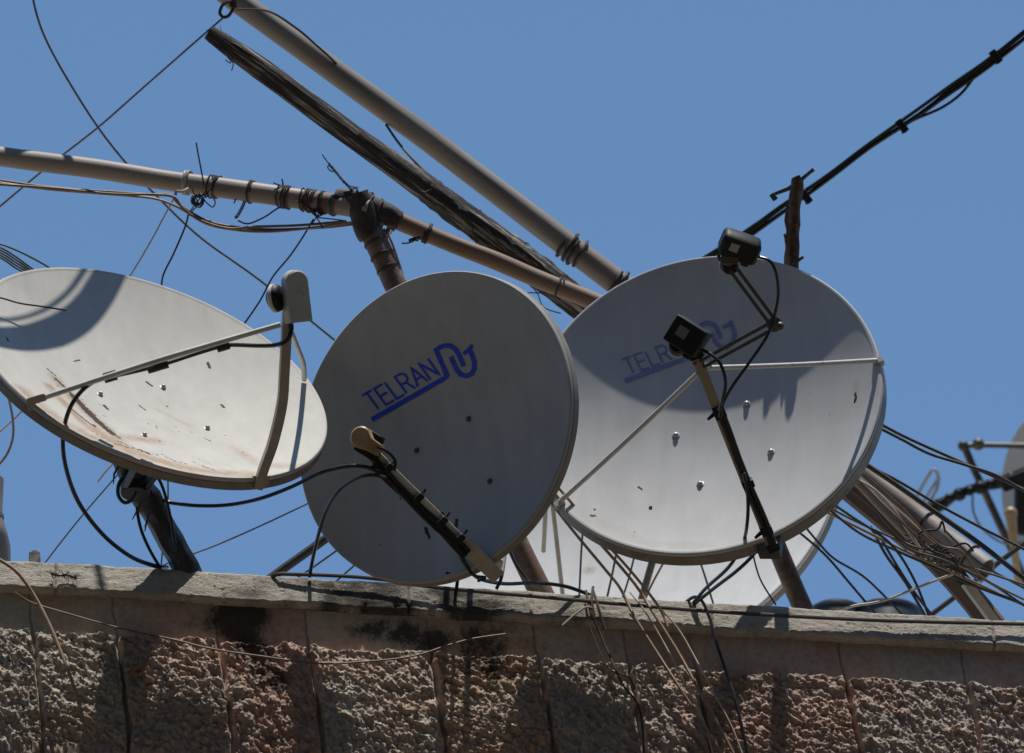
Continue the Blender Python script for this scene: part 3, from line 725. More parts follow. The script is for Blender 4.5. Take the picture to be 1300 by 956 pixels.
for q, (off, lat) in enumerate(((0.008, 0.012), (0.014, 0.004), (0.010, -0.004), (0.019, 0.010))):
    mb.tube([nC(f, side * (lat + 0.008 + 0.003 * math.sin(9 * f + q)), tor * (0.015 + off * .6 + 0.002 * math.sin(13 * f + q * 2))) for f in [i / 10 * .74 + .2 for i in range(11)]], 0.0052, 8, smooth=3)
mb.build('arm_cable', M['cable'], t2)
for f in (0.86, 0.62, 0.43, 0.29):
    mb = MB(); mb.box(nC(f, side * 0.004, tor * 0.008), ud, sd, dd, 0.009, 0.021, 0.022, 0.004)
    mb.tube([nC(f, -side * 0.02, tor * .02), nC(f + .01, -side * 0.034, tor * .025)], 0.003, 6)
    mb.build('cable_tie', M['black'], t2)
mb = MB(); p_ = nC(0.955, 0, tor * 0.013); mb.lathe(p_, ud, sd, dd * tor, [(0.006, 0), (0.006, 0.005), (0.0025, .0055)], 14); mb.build('bolt', M['dkmetal'], t2)
# receiver 2
mb = MB(); hd = P(460, 556, 19.50); bd = P(486, 572, 19.48)
ax_ = (bd - hd).normalized(); fz = (-F_ - ax_ * (-F_).dot(ax_)).normalized(); ay_ = fz.cross(ax_)
o_ = []
for k in range(15):
    an = math.radians(70 + 220 * k / 14); o_.append((.028 * math.cos(an), .028 * math.sin(an)))
o_ += [(.030, -.021), (.058, -.019), (.058, .010), (.028, .013)]
mb.prism(hd, ax_, ay_, fz, o_, 0.016, 0.004)
for k in range(3): mb.box(hd + ax_ * .042 + ay_ * (.004 - .008 * k) + fz * .016, ax_, ay_, fz, .017, .0015, .0016)
rc = mb.build('receiver', M['lnbtan'], t2)
mb = MB(); mb.lathe(hd - fz * 0.034 + ay_ * .006, ax_, ay_, fz, [(0.020, -0.016), (0.024, -0.012), (0.025, 0.0), (0.024, 0.017)], 26); mb.box(hd + ax_ * .022 + ay_ * .012 - fz * .02, ax_, ay_, fz, .020, .016, .016, .004)
mb.box(hd + ax_ * .026 - ay_ * .022 - fz * .010, ax_, ay_, fz, .030, .014, .016, .004); mb.build('feed_horn', M['black'], rc)
# post 2: runs from the coping up to the pipe joint
mount(t2, D2, 590, 560, P(590, 545, 20.24), M['dkmetal'])
mb = MB(); mb.box(P(629, 718, 19.68), D2.v, D2.u, D2.n, .020, .016, .012, .004); mb.tube([P(640, 700, 19.7), P(636, 728, 19.66)], .008, 8); mb.build('arm_foot', M['armw'], t2)

# ---- dish 3 (right)
D3 = Dish(P(894, 512, 19.95), V(-0.21, 0.565, 0.80), 0.446, 0.086)
t3 = thing('satellite_dish', 'large pale satellite dish on the right with two black receivers and faded blue lettering', 'satellite dish', P(1018, 772, 20.03))
st = [([(1086, 500), (1087, 506), (1085, 511)], 1.8, .9), ([(751, 655), (755, 655)], 2.2, .95), ([(754, 646), (755, 648)], 1.4, .85), ([(810, 618), (815, 622)], 1.5, .9), ([(1029, 500)], 2, .6), ([(1053, 526)], 1.6, .7), ([(803, 674), (807, 677)], 1.4, .55)]
for _ in range(26): st.append(([(random.uniform(740, 1090), random.uniform(420, 690))], random.uniform(0.5, 1.2), random.uniform(.45, .65)))
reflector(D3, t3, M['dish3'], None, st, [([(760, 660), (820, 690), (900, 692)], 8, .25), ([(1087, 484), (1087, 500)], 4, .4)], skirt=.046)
bolts(D3, t3, [(948, 513), (858, 553), (979, 574), (889, 615)], 0.0075, M['galv'])
mb = MB(); mb.box(D3.hit(826, 645)[0], D3.v, D3.u, D3.n, .004, .004, .003); mb.build('rivet', M['black'], t3)
mb = MB()
ba = math.radians(19.5)
stroke(D3, mb, [(793, 484), (880, 452)], 6.0)
letters(D3, mb, (798, 476), (math.cos(ba), -math.sin(ba)), (-9.5, -19), 92, 2.7)
stroke(D3, mb, [(880, 452), (893, 447.5), (885, 420)], 5.6)
stroke(D3, mb, [(883, 419), (890, 413), (898, 410), (906, 412), (911, 419), (915, 430)], 5.6)
stroke(D3, mb, [(903, 423), (908, 434), (914, 440.5), (922, 441), (930, 435), (933, 426), (930, 415), (926, 408)], 5.6)
stroke(D3, mb, [(917, 416), (928, 411)], 4.6)
mb.build('printed_lettering', M['inkfade'], t3)
J3 = P(893, 465, 19.56)
mb = MB(); A = P(980, 694, 19.66); B = P(880, 443, 19.535)
ud3 = (B - A).normalized(); sd3 = ud3.cross(F_).normalized(); dd3 = ud3.cross(sd3)
mb.box(A.lerp(B, .5), ud3, sd3, dd3, (B - A).length / 2, 0.0125, 0.0125, 0.003); mb.build('feed_arm', M['arm'], t3)
side = 1 if sd3.dot(R_) > 0 else -1; tor3 = -1 if dd3.dot(F_) > 0 else 1
n3 = lambda f, s0, d0_=0.0: A.lerp(B, f) + sd3 * s0 * side + dd3 * d0_ * tor3
mb = MB()
mb.tube([n3(f, 0.008 + 0.002 * math.sin(f * 12), 0.018) for f in [i / 10 * .68 for i in range(11)]], 0.0058, 8, smooth=3)
mb.tube([n3(f, -0.002 + 0.002 * math.sin(f * 10 + 2), 0.017) for f in [i / 10 * .68 for i in range(11)]], 0.0055, 8, smooth=3)
mb.build('arm_cable', M['cable'], t3)
for f, wv in ((0.685, .05), (0.32, .016), (0.085, .035), (0.0, .0)):
    mb = MB(); mb.box(n3(f, 0.002, 0.004), ud3, sd3, dd3, 0.010 if wv < .04 else .016, 0.015, 0.019, 0.003)
    if wv > .02: mb.tube([n3(f, -.012, .01), n3(f - .012, -.032, .012)], [.006, .0035], 7)
    mb.build('cable_tie', M['black'], t3)
for (x, y, e) in ((719, 634, (886, 474)), (1121, 458, (897, 467))):
    Bl = D3.rim(x, y, 0.004); mb = MB(); E_ = P(e[0], e[1], 19.555)
    mb.tube([Bl + D3.n * 0.008, Bl.lerp(E_, .5) + V(0, 0, .004), E_], 0.0062, 10, smooth=4); mb.build('side_strut', M['armw'], t3)
    mb = MB(); q = (Bl - D3.c).normalized(); mb.box(Bl + q * .004 + D3.n * .0, q, D3.n.cross(q), D3.n, .014, .009, .010, .003); mb.build('strut_clamp', M['galv'], t3)
mb = MB(); mb.tube([J3 + V(-.012, -.01, 0), J3 + V(.02, .004, 0)], .009, 8); mb.build('strut_joint', M['galv'], t3)
# neck between arm and receiver
mb = MB(); a_ = P(884, 452, 19.535); b_ = P(872, 424, 19.53); mb.box((a_ + b_) / 2, (b_ - a_), sd3, dd3, .034, .019, .019, .004); nk = mb.build('neck', M['black'], t3)
mb = MB(); mb.lathe(P(882, 461, 19.51), R_, U_, -F_, [(.006, 0), (.006, .004), (.002, .005)], 12); mb.build('bolt', mat('rusty_bolt', (.35, .09, .04), .7), nk)
def receiver_box(root, c, ax, ay, az, hx, hy, hz, lab, hornp, mtlab=M['label'], r=.0045):
    mb = MB(); mb.box(c, ax, ay, az, hx, hy, hz, r)
    mb.box(c + ax * (hx * .55) + ay * (-hy - .004), ax, ay, az, .010, .008, .010, .003)
    rc = mb.build('receiver', M['black'], root)
    mb = MB(); mb.box(c + ax * lab[0] + ay * lab[1] + az * (hz + .0008), ax, ay, az, lab[2], lab[3], .0008); mb.build('sticker', mtlab, rc)
    mb = MB(); a = az.orthogonal()
    hcx = Vector(hornp); ax2 = (-az + ay * -.3).normalized(); p1 = ax2.orthogonal().normalized(); p2 = ax2.cross(p1)
    mb.lathe(hcx, p1, p2, ax2, [(.018, -.02), (.022, -.012), (.023, .012), (.020, .018)], 22); hn = mb.build('feed_horn', M['black'], rc)
    mb = MB(); mb.lathe(hcx + ax2 * .016, p1, p2, ax2, [(.0235, -.004), (.0245, .0), (.022, .006), (.012, .010), (.001, .011)], 22); mb.build('horn_cap', M['cap'], hn)
    return rc
def frame(ang, yaw, tilt):
    """axes of a box seen turned by ang in the picture plane"""
    m = Matrix.Rotation(math.radians(ang), 3, 'Z') @ Matrix.Rotation(math.radians(yaw), 3, 'Y') @ Matrix.Rotation(math.radians(tilt), 3, 'X')
    return [V(*(m @ Vector(e))) for e in ((1, 0, 0), (0, 1, 0), (0, 0, 1))]
ax, ay, az = frame(-33, -14, 6)
receiver_box(t3, P(873, 427, 19.50), ax, ay, az, .045, .036, .030, (-.010, .004, .014, .014), P(860, 440, 19.54))
# second feed on the cranked twin-bar arm
K = P(983, 412, 19.52); Q1 = P(893, 461, 19.53); Q2 = P(931, 342, 19.52)
for (a, b) in ((Q1, K), (K, Q2)):
    t_ = (b - a).normalized(); s2 = t_.cross(F_).normalized(); mb = MB()
    for k in (-1, 1): mb.box(a.lerp(b, .5) + s2 * .0085 * k, t_, s2, F_, (b - a).length / 2 + .006, .0042, .008)
    mb.build('twin_bar', M['dkmetal'], t3)
mb = MB(); mb.lathe(K - F_ * (-.014), R_, U_, -F_, [(.018, 0), (.019, .003), (.019, .022), (.010, .025), (.010, .036), (.004, .038)], 20); mb.sphere(K + R_ * .014 + U_ * -.004 - F_ * .01, .011); mb.build('knuckle', M['dkmetal'], t3)
ax, ay, az = frame(-19, 8, 24)
receiver_box(t3, P(939, 313, 19.50), ax, ay, az, .050, .031, .028, (-.016, .004, .011, .011), P(926, 337, 19.53), mat('pale_sticker', (.34, .35, .35), .5), .014)
mb = MB(); mb.tube(pxpts([(912, 322), (914, 330), (926, 336), (930, 330)], 19.5), .0045, 8, smooth=3); mb.box(P(926, 330, 19.50), R_, U_, F_, .022, .010, .018, .003); mb.build('receiver_clamp', M['dkmetal'], t3)
mount(t3, D3, 905, 560, P(912, 540, 20.13), M['dkmetal'])
mb = MB(); mb.box(P(978, 692, 19.70), D3.v, D3.u, D3.n, .028, .030, .020, .004); mb.build('arm_foot', M['dkmetal'], t3)

# ---- posts of dish 2 and 3
M['rust'] = mat('rusty_steel_post', (0.15, 0.085, 0.055), 0.7, col2=(0.22, 0.20, 0.18), c2lo=.48, c2hi=.6, c2scale=9, var=.3, vscale=50, bump=.0015, bscale=60)
M['dkrust'] = mat('dark_steel_post', (0.05, 0.04, 0.035), 0.55, col2=(0.20, 0.09, 0.05), c2lo=.52, c2hi=.62, c2scale=10, var=.3, vscale=50)
mb = MB(); mb.pipe(P(698, 776, 20.10), P(452, 254, 20.47), .0305, seg=40, wob=.004); p2 = mb.build('steel_post', M['rust']); tag(p2, 'rusty leaning steel post that carries the centre dish and meets the long pipe above', 'post')
mb = MB()
for f in (.83, .862, .895): 
    c_ = P(698, 776, 20.10).lerp(P(452, 254, 20.47), f); t_ = (P(452, 254, 20.47) - P(698, 776, 20.10)).normalized(); u_ = t_.orthogonal().normalized()
    mb.lathe(c_, u_, t_.cross(u_), t_, [(.0300, -.004), (.033, -.002), (.033, .002), (.0300, .004)], 24)
mb.build('wire_band', M['wire'], p2)
mb = MB(); mb.pipe(P(1030, 796, 20.20), P(905, 510, 20.13), .0255, seg=20, wob=.002); p3 = mb.build('steel_post', M['dkrust']); tag(p3, 'dark leaning steel post between the coping and the right dish', 'post')

# ------------------------------------------------------------------ pipes and poles
def dirn(a, b): return (b - a).normalized()
pa, pb = P(-260, 160, 20.970), P(470, 266, 20.430)
M['pipeL'] = mat('grey_pipe', (0.28, 0.235, 0.195), 0.55, var=.28, vscale=40, col2=(0.15, 0.085, 0.055), c2lo=.47, c2hi=.66, c2scale=10, bump=.0006, bscale=80, stretch=dirn(pa, pb))
mb = MB(); mb.pipe(pa, pb, .0265, seg=30, wob=.004)
pl = mb.build('steel_pipe', M['pipeL']); tag(pl, 'long grey pipe bound with black wire, running in from the left edge', 'pipe')
pc, pd = P(440, 254, 20.480), P(800, 402, 20.480)
M['pipeR'] = mat('tan_pipe', (0.27, 0.17, 0.10), 0.55, var=.22, vscale=30, col2=(0.17, 0.09, 0.055), c2lo=.52, c2hi=.64, c2scale=9, bump=.0008, bscale=80, stretch=dirn(pc, pd))
mb = MB(); mb.pipe(pc, pd, .0235, seg=30, wob=.003); pr = mb.build('steel_pipe', M['pipeR']); tag(pr, 'tan rusted pipe running right from the taped joint to behind the right dish', 'pipe')
mb = MB(); q1, q2 = pa.lerp(pb, (388 + 260) / 730 * 1.0), pa.lerp(pb, (430 + 260) / 730 * 1.0)
mb.tube([q1, q1.lerp(q2, .5), q2], .0279, 24); mb.build('rusty_sleeve', M['rust'], pl)
mb = MB(); mb.tube(pxpts([(425, 252), (440, 254), (465, 262), (490, 272), (508, 280)], 20.465), [.0265, .029, .033, .030, .0245], 18, smooth=5)
mb.tube(pxpts([(452, 246), (458, 262), (466, 290), (471, 300)], 20.440), [.030, .035, .035, .031], 18, smooth=5)
for v_ in mb.v:
    k = noise.noise(v_ * 50) + .5 * noise.noise(v_ * 110); v_ += Vector((k, k, k)) * .0035
jt = mb.build('tape_wrapping', M['tape']); tag(jt, 'dark ragged tape wound round the pipe joint over the leaning post', 'tape wrapping')
def coil(a, b, f0, f1, R, turns, r, ph=0, jit=.004, mt=None, par=None, nm='binding_wire'):
    mb = MB()
    t_ = (b - a).normalized(); u_ = t_.orthogonal().normalized(); w_ = t_.cross(u_); n = int(turns * 16)
    pts = []
    for i in range(n + 1):
        g_ = i / n; an = ph + g_ * turns * 2 * math.pi; rr = R + random.uniform(0, jit) * .5
        pts.append(a.lerp(b, f0 + (f1 - f0) * g_) + (u_ * math.cos(an) + w_ * math.sin(an)) * rr + t_ * random.uniform(-jit, jit) * .5)
    mb.tube(pts, r, 6, smooth=2); mb.build(nm, mt or M['wire'], par)
def fx(px, a=pa, b=pb):                       # fraction along a pipe where it crosses a column
    xa = proj(a)[0]; xb = proj(b)[0]; return (px - xa) / (xb - xa)
mb = MB()
for (x0, x1, tn, r) in ((266, 282, 2.3, .0022), (281, 274, 1.2, .002), (319, 324, 1.6, .0022), (362, 372, 3.2, .0022), (356, 366, 1.2, .0018), (383, 394, 2.0, .002), (394, 402, 2.4, .002), (396, 385, 1.3, .0018), (408, 413, 2.0, .0022)):
    coil(pa, pb, fx(x0), fx(x1), .0287, tn, r, random.uniform(0, 6), par=pl)
coil(pa, pb, fx(240), fx(244), .029, 1.6, .0042, 1, mt=M['arm'], par=pl, nm='pale_tie'); mb = MB(); mb.tube(pxpts([(241, 238, 20.570), (232, 243, 20.540), (224, 243, 20.540), (223, 248, 20.540)], 20.520), .004, 8, smooth=4); mb.build('pale_tie', M['arm'], pl)
coil(pa, pb, fx(424), fx(428), .0285, 2.0, .0022, 2, mt=M['green'], par=pl, nm='green_tie')
mb = MB()
for (x0, x1, tn) in ((482, 490, 2.6), (497, 506, 4.2), (540, 545, 2.4), (706, 712, 1.5)):
    coil(pc, pd, fx(x0, pc, pd), fx(x1, pc, pd), .0255, tn, .0024, random.uniform(0, 6), par=pr)
mb = MB()
mb.tube(pxpts([(541, 300), (535, 303), (528, 302), (520, 308), (510, 309)], 20.450), .002, 6, smooth=4)
for k in range(3): mb.tube([P(522 + k * 4 + 3 * math.sin(q * 2.1 + k), 305 - k + 3 * math.cos(q * 2.3 + k), 20.450) for q in range(6)], .0022, 6, smooth=4)
mb.build('twisted_end', M['wire'], pr)
for k in range(5):
    coil(P(440 + k * 5, 250 + k * 2, 20.47), P(462 + k * 6, 262 + k * 3, 20.47), 0, 1, .0345 + .001 * (k % 2), 1.0 + .3 * k, .0022, k * 1.3, .008, par=jt)
def tangle(name, label, cx, cy, rx, ry, n, d, mt, r=.0018, tails=()):
    mb = MB()
    for k in range(n):
        pts = []; a = random.uniform(0, 6); b = random.uniform(.6, 1.0)
        for q in range(7):
            pts.append(P(cx + rx * b * math.cos(a + q * 1.25) * random.uniform(.6, 1.15), cy + ry * b * math.sin(a + q * 1.25) * random.uniform(.6, 1.15), d + random.uniform(-.02, .02)))
        mb.tube(pts, r, 5, smooth=5)
    for t_ in tails: mb.tube(pxpts(t_, d), r, 5, smooth=4)
    o = mb.build(name, mt); tag(o, label, 'wire tangle'); return o
tangle('wire_tangle', 'knotted clump of black wire dangling under the grey pipe where the tan cables meet it', 251, 254, 9, 9, 8, 20.520, M['wire'], tails=[[(256, 249), (266, 246), (273, 256), (270, 263), (263, 258), (258, 252)], [(250, 262), (244, 268), (240, 274)], [(262, 242), (255, 250), (246, 262), (240, 270)], [(244, 240), (248, 250), (254, 262)], [(270, 238), (262, 246), (256, 256)]])
tangle('wire_tangle', 'knotted black wire clump under the rusty pipe part, just left of the taped joint', 404, 270, 8, 7, 6, 20.460, M['wire'], tails=[[(384, 258), (394, 266), (402, 276), (410, 290)], [(384, 256), (398, 262), (404, 270), (414, 272)], [(410, 258), (404, 272), (396, 284)], [(402, 276), (420, 278), (436, 280)], [(375, 255), (390, 262), (400, 268)]])
tangle('wire_tangle', 'dark wire clump behind the leaning post just below the taped joint', 488, 288, 9, 10, 7, 20.520, M['wire'], r=.0024, tails=[[(478, 276), (486, 284), (482, 296), (490, 306)]])
def twist(name, label, pts, d, mt, r=.0017, rad=.0026, turns=8, cat='wire', tail=None):
    c_ = catmull(pxpts(pts, d), [1] * len(pts), 10)[0]; mb = MB()
    for s0 in (0, math.pi):
        q = []
        for i, p in enumerate(c_):
            t_ = (c_[min(i + 1, len(c_) - 1)] - c_[max(i - 1, 0)]).normalized(); u_ = t_.cross(F_).normalized(); w_ = t_.cross(u_)
            an = s0 + i / len(c_) * turns * 2 * math.pi; q.append(p + (u_ * math.cos(an) + w_ * math.sin(an)) * rad)
        mb.tube(q, r, 5)
    if tail: 
        for t_ in tail: mb.tube(pxpts(t_, d), r, 5, smooth=4)
    o = mb.build(name, mt); tag(o, label, cat); return o
twist('twisted_wire', 'twisted black wire end sticking up and left from the taped pipe joint', [(418, 209), (427, 219), (435, 229), (442, 236), (450, 246)], 20.450, M['wire'], tail=[[(409, 196), (416, 206), (424, 214), (422, 218), (416, 213), (419, 207)], [(440, 235), (450, 238), (458, 248)]])
twist('twisted_wire', 'short twisted black wire hanging below the pipe, its end pointing down left', [(311, 255), (308, 262), (304, 270), (299, 277)], 20.540, M['wire'], rad=.0034, turns=5, tail=[[(323, 238), (318, 248), (310, 252), (304, 250)]])

# upper long pipe and timber pole
qa, qb = P(-120, -309, 21.15), P(1252, 722, 20.75)
# the photograph's pipe crosses (300,0), (790,360), (1252,722)
q0 = P(40, -190, 21.1); q1 = P(545, 178, 21.0); q2 = P(800, 368, 20.95)
M['pipeU'] = mat('weathered_grey_pipe', (0.29, 0.262, 0.23), 0.55, var=.28, vscale=40, col2=(0.16, 0.10, 0.065), c2lo=.44, c2hi=.66, c2scale=9, stretch=dirn(q0, q2))
def longpipe(mb, pts, rr, sides=28, wall=.005):
    mb.tube(pts, rr, sides, caps=False)
    t_ = (Vector(pts[-1]) - Vector(pts[-2])).normalized(); u_ = t_.orthogonal().normalized()
    mb.lathe(pts[-1], u_, t_.cross(u_), t_, [(.001, -.35), (rr[-1] * .9, -.345), (rr[-1] * .9, 0.0), (rr[-1] * 1.0, 0.001)], sides, cap=False)
mb = MB(); cpts = [P(40, -190, 21.1), P(170, -95, 21.08), P(304, 3, 21.05), P(545, 178, 21.0), P(778, 355, 20.96), P(960, 498, 20.84), P(1130, 630, 20.68), P(1251, 724, 20.50)]
longpipe(mb, cpts, [.031, .031, .032, .033, .0345, .034, .033, .034])
pu = mb.build('long_pipe', M['pipeU']); tag(pu, 'thick grey pipe slanting down from the picture top behind the right dish, ending open', 'pipe')
mb = MB()
for (x0, x1, tn) in ((716, 726, 1.3), (728, 738, 1.3), (782, 788, 1.2)): coil(cpts[3], cpts[4], fx(x0, cpts[3], cpts[4]), fx(x1, cpts[3], cpts[4]), .039, tn, .0042, random.uniform(0, 6), par=pu)
for (x0, x1, tn) in ((1172, 1184, 1.3), (1228, 1236, 1.0)): coil(cpts[6], cpts[7], fx(x0, cpts[6], cpts[7]), fx(x1, cpts[6], cpts[7]), .0355, tn, .0026, random.uniform(0, 6), par=pu)
mb = MB()
mb.tube(pxpts([(283, 22), (279, 16), (283, 6), (292, 2), (296, 10), (290, 20), (284, 22)], 21.0), .0045, 8, smooth=5)
mb.tube(pxpts([(292, 5), (298, 9), (296, -4)], 21.0), .006, 8, smooth=4)
mb.build('wire_loop', M['wire'], pu)
mb = MB(); mb.tube(pxpts([(300, 12, 20.98), (340, 14, 20.95), (375, 35, 20.95), (400, 56, 20.97), (426, 80, 21.0), (437, 98, 21.05)], 21), .0032, 7, smooth=8); mb.build('slack_wire', M['cabledk'], pu)
mb = MB(); mb.tube(pxpts([(490, 158, 21.0), (505, 180, 20.97), (522, 200, 20.9), (545, 224, 20.86)], 21), .0035, 7, smooth=6); mb.build('slack_wire', M['cabledk'], pu)

wa, wb = P(266, 42, 20.85), P(1258, 792, 20.55)
M['wood'] = mat('cracked_grey_timber', (0.048, 0.040, 0.034), 0.9, var=.6, vscale=90, col2=(0.32, 0.285, 0.245), c2lo=.51, c2hi=.62, c2scale=90, bump=.014, bscale=110, stretch=dirn(wa, wb))
mb = MB(); nW = 200; sides = 22
ctrl = [(266, 41, 20.85, .020), (330, 86, 20.84, .029), (430, 159, 20.82, .031), (520, 224, 20.80, .032), (560, 254, 20.79, .034), (640, 312, 20.77, .040), (700, 358, 20.75, .039), (780, 420, 20.74, .038), (900, 512, 20.7, .034), (1000, 585, 20.66, .032)]
cp_, cr_ = catmull([P(a, b, c) for a, b, c, _ in ctrl], [q[3] for q in ctrl], 26)
t_ = dirn(wa, wb); u_ = t_.orthogonal().normalized(); w_ = t_.cross(u_); vs = []; fs = []
for i, p in enumerate(cp_):
    for k in range(sides):
        an = 2 * math.pi * k / sides
        g_ = noise.noise(Vector((i * .012, math.cos(an) * 1.8, math.sin(an) * 1.8))) * .08 + noise.noise(Vector((i * .035, math.cos(an) * 7, math.sin(an) * 7))) * .13
        if 90 < i < 190: g_ += .13 * noise.noise(Vector((i * .2, math.cos(an) * 4, math.sin(an) * 4 + 9)))
        vs.append(p + (u_ * math.cos(an) + w_ * math.sin(an)) * cr_[i] * (1 + g_) * .93 / (abs(math.cos(an)) ** 4 + abs(math.sin(an)) ** 4) ** .25)
for i in range(len(cp_) - 1):
    for k in range(sides):
        k2 = (k + 1) % sides; fs.append((i * sides + k, i * sides + k2, (i + 1) * sides + k2, (i + 1) * sides + k))
fs.append(tuple(range(sides))); fs.append(tuple((len(cp_) - 1) * sides + k for k in range(sides)))
mb.add(vs, fs)
wp_ = mb.build('timber_pole', M['wood']); tag(wp_, 'dark cracked timber pole with frayed end, slanting just below the upper grey pipe', 'wooden pole')
mb = MB()
for k in range(26):       # splinters
    mb = MB()
    i = random.randint(0, 14) if k < 12 else random.randint(90, len(cp_) - 60); p = cp_[i] + (u_ * random.uniform(-1, 1) + w_ * random.uniform(-1, 1)).normalized() * cr_[i]
    dv = -t_ if i < 20 else t_ * random.choice((-1, 1)); L_ = random.uniform(.015, .05)
    mb.tube([p, p + dv * L_ * .5 + V(random.uniform(-.004, .004), random.uniform(-.006, .006), 0), p + dv * L_ + V(random.uniform(-.01, .01), random.uniform(-.012, .012), 0)], [.0022, .0016, .0005], 4); mb.build('splinter', M['wood'], wp_)
mb = MB()
for (pts) in ([(285, 66), (290, 74), (296, 80), (294, 90)], [(290, 68), (293, 80), (286, 76)], [(530, 238), (538, 244), (548, 240)], [(595, 280), (602, 296), (605, 312)], [(620, 302), (640, 322), (648, 330), (660, 340)], [(640, 318), (650, 312), (660, 316), (668, 330)], [(660, 320), (690, 352), (705, 360)], [(670, 360), (682, 372), (690, 390), (712, 398)], [(655, 380), (670, 372), (685, 372), (700, 368)]):
    mb = MB(); mb.tube(pxpts(pts, 20.74), .0016, 5, smooth=5); mb.build('loose_wire', M['wire'], wp_)
# lower timber and small pipe at right
mb = MB(); M['board'] = mat('brown_timber', (0.10, 0.062, 0.040), 0.8, var=.35, vscale=40, col2=(0.06, 0.04, 0.03), c2lo=.5, c2hi=.62, c2scale=20, bump=.003, bscale=50, stretch=dirn(wa, wb))
bp_, br_ = catmull([P(1040, 582, 20.62), P(1085, 622, 20.60), P(1140, 668, 20.58), P(1190, 712, 20.55), P(1235, 762, 20.5), P(1262, 796, 20.48)], [.040, .040, .038, .034, .034, .036], 8)
mb.tube(bp_, br_, 7); bo = mb.build('timber_post', M['board']); tag(bo, 'brown timber post slanting down to the coping below the open pipe end', 'wooden post')
mb = MB(); mb.box(P(1248, 770, 20.42), dirn(P(1228, 740, 20.4), P(1265, 790, 20.4)), V(1, -.2, 0), V(.3, .2, 1), .065, .016, .010); mb.build('splice_board', M['arm'], bo)
mb = MB(); mb.tube(pxpts([(1070, 590), (1095, 618), (1130, 655), (1165, 690), (1186, 706)], 20.45), .0125, 12, smooth=4); o = mb.build('thin_pipe', M['pipeU']); tag(o, 'thin grey pipe lying between the open pipe and the brown timber', 'pipe')

# stick with crosspiece behind dish 3
st_ = thing('stick_mast', 'upright weathered stick with a metal crosspiece on top, rising behind the right dish', 'mast', P(1001, 600, 20.22))
mb = MB(); cs, cr2 = catmull(pxpts([(999, 560, 20.26), (1003, 400, 20.24), (1005, 330, 20.225), (1008, 280, 20.225), (1012, 228, 20.220)], 20.24), [.020, .020, .0195, .018, .016], 12)
mb.tube(cs, cr2, 9)
for v_ in mb.v: v_ += V(noise.noise(v_ * 25), 0, noise.noise(v_ * 31)) * .005
mb.build('stick', M['twig'], st_)
mb = MB()
for pts in ([(1000, 318), (998, 302), (996, 297)], [(1004, 335), (1014, 330), (1020, 326)], [(1010, 284), (1016, 286)], [(1008, 320), (1013, 324)], [(1002, 300), (998, 280), (1000, 258)], [(1004, 262), (999, 266)]):
    mb.tube(pxpts(pts, 20.20), [.005] * (len(pts) - 1) + [.0035], 6)
mb.build('twig_stub', M['twig'], st_)
mb = MB(); mb.tube(pxpts([(980, 252), (984, 246), (1000, 240), (1015, 230), (1028, 219), (1033, 215)], 20.227), [.006, .005, .006, .006, .005, .006], 6); mb.box(P(982, 250, 20.227), V(1, .7, 0), V(-.7, 1, 0), F_, .007, .010, .008, .002); mb.box(P(1012, 228, 20.225), V(1, .5, 0), V(-.5, 1, 0), F_, .011, .010, .014, .003); mb.build('crosspiece', M['dkmetal'], st_)

# ------------------------------------------------------------------ cables
def cable(pts, d0, r, mt, label, d1=None, smooth=8, name='cable', group=None, cat='cable', sides=8, multi=None):
    mb = MB()
    for p in ([pts] if multi is None else multi): mb.tube(pxpts(p, d0, d1), r, sides, smooth=smooth)
    o = mb.build(name, mt); tag(o, label, cat, group); return o
cable([(36, -30), (47, 20), (62, 58), (90, 108), (124, 161), (160, 207), (200, 250), (255, 302), (330, 356), (425, 432)], 20.95, .0030, M['steelwire'], 'grey wire curving down from the top left, behind the grey receiver, to the centre dish', name='wire', cat='wire')
cable([(-30, 288), (0, 262), (60, 212), (124, 162), (190, 104), (262, 41), (284, 22)], 21.0, .0028, M['steelwire'], 'straight grey wire from the left edge up to the loop on the top pipe', name='wire', cat='wire')
# tan bundle
cable([(-20, 225), (0, 229), (50, 236), (100, 241), (150, 244), (190, 247), (215, 247), (226, 258), (240, 268), (262, 280), (290, 287), (330, 291), (370, 291), (420, 288), (460, 283)], 20.560, .0036, M['brown'], 'upper tan cable of the sagging bundle under the grey pipe', d1=20.460)
cable([(-20, 226), (0, 232), (60, 240), (120, 245), (170, 249), (200, 253), (228, 264), (262, 284), (300, 292), (340, 294), (390, 290), (450, 282)], 20.540, .0036, M['tan'], 'middle tan cable of the sagging bundle under the grey pipe', d1=20.460)
cable([(-20, 230), (0, 234), (70, 239), (140, 246), (195, 247), (220, 250), (232, 264), (255, 280), (290, 290), (320, 288), (380, 286), (440, 281)], 20.520, .0036, M['brown'], 'lower tan cable of the sagging bundle under the grey pipe', d1=20.460)
cable([(222, 250), (212, 268), (196, 298), (180, 326), (164, 352)], 20.620, .0022, M['pale'], 'thin pale wire slanting down from the grey pipe to behind the leftmost dish', name='wire', cat='wire')
cable([(240, 268), (236, 285), (228, 305), (219, 325), (207, 350), (205, 370)], 20.540, .0024, M['wire'], 'black wire hanging from the knotted clump to the leftmost dish', name='wire', cat='wire')
cable([(398, 278), (385, 300), (368, 325), (346, 352), (330, 382), (308, 414)], 20.570, .0024, M['cabledk'], 'thin dark wire dropping from the pipe behind the grey receiver', name='wire', cat='wire')
cable([(302, 280), (315, 284), (335, 276), (350, 266), (358, 262)], 20.500, .0022, M['wire'], 'short black wire sagging below the pipe between its bindings', name='wire', cat='wire')
cable([(249, 181), (252, 198), (256, 219), (259, 236)], 20.53, .0020, M['wire'], 'single black wire end poking up above the grey pipe', name='wire', cat='wire')
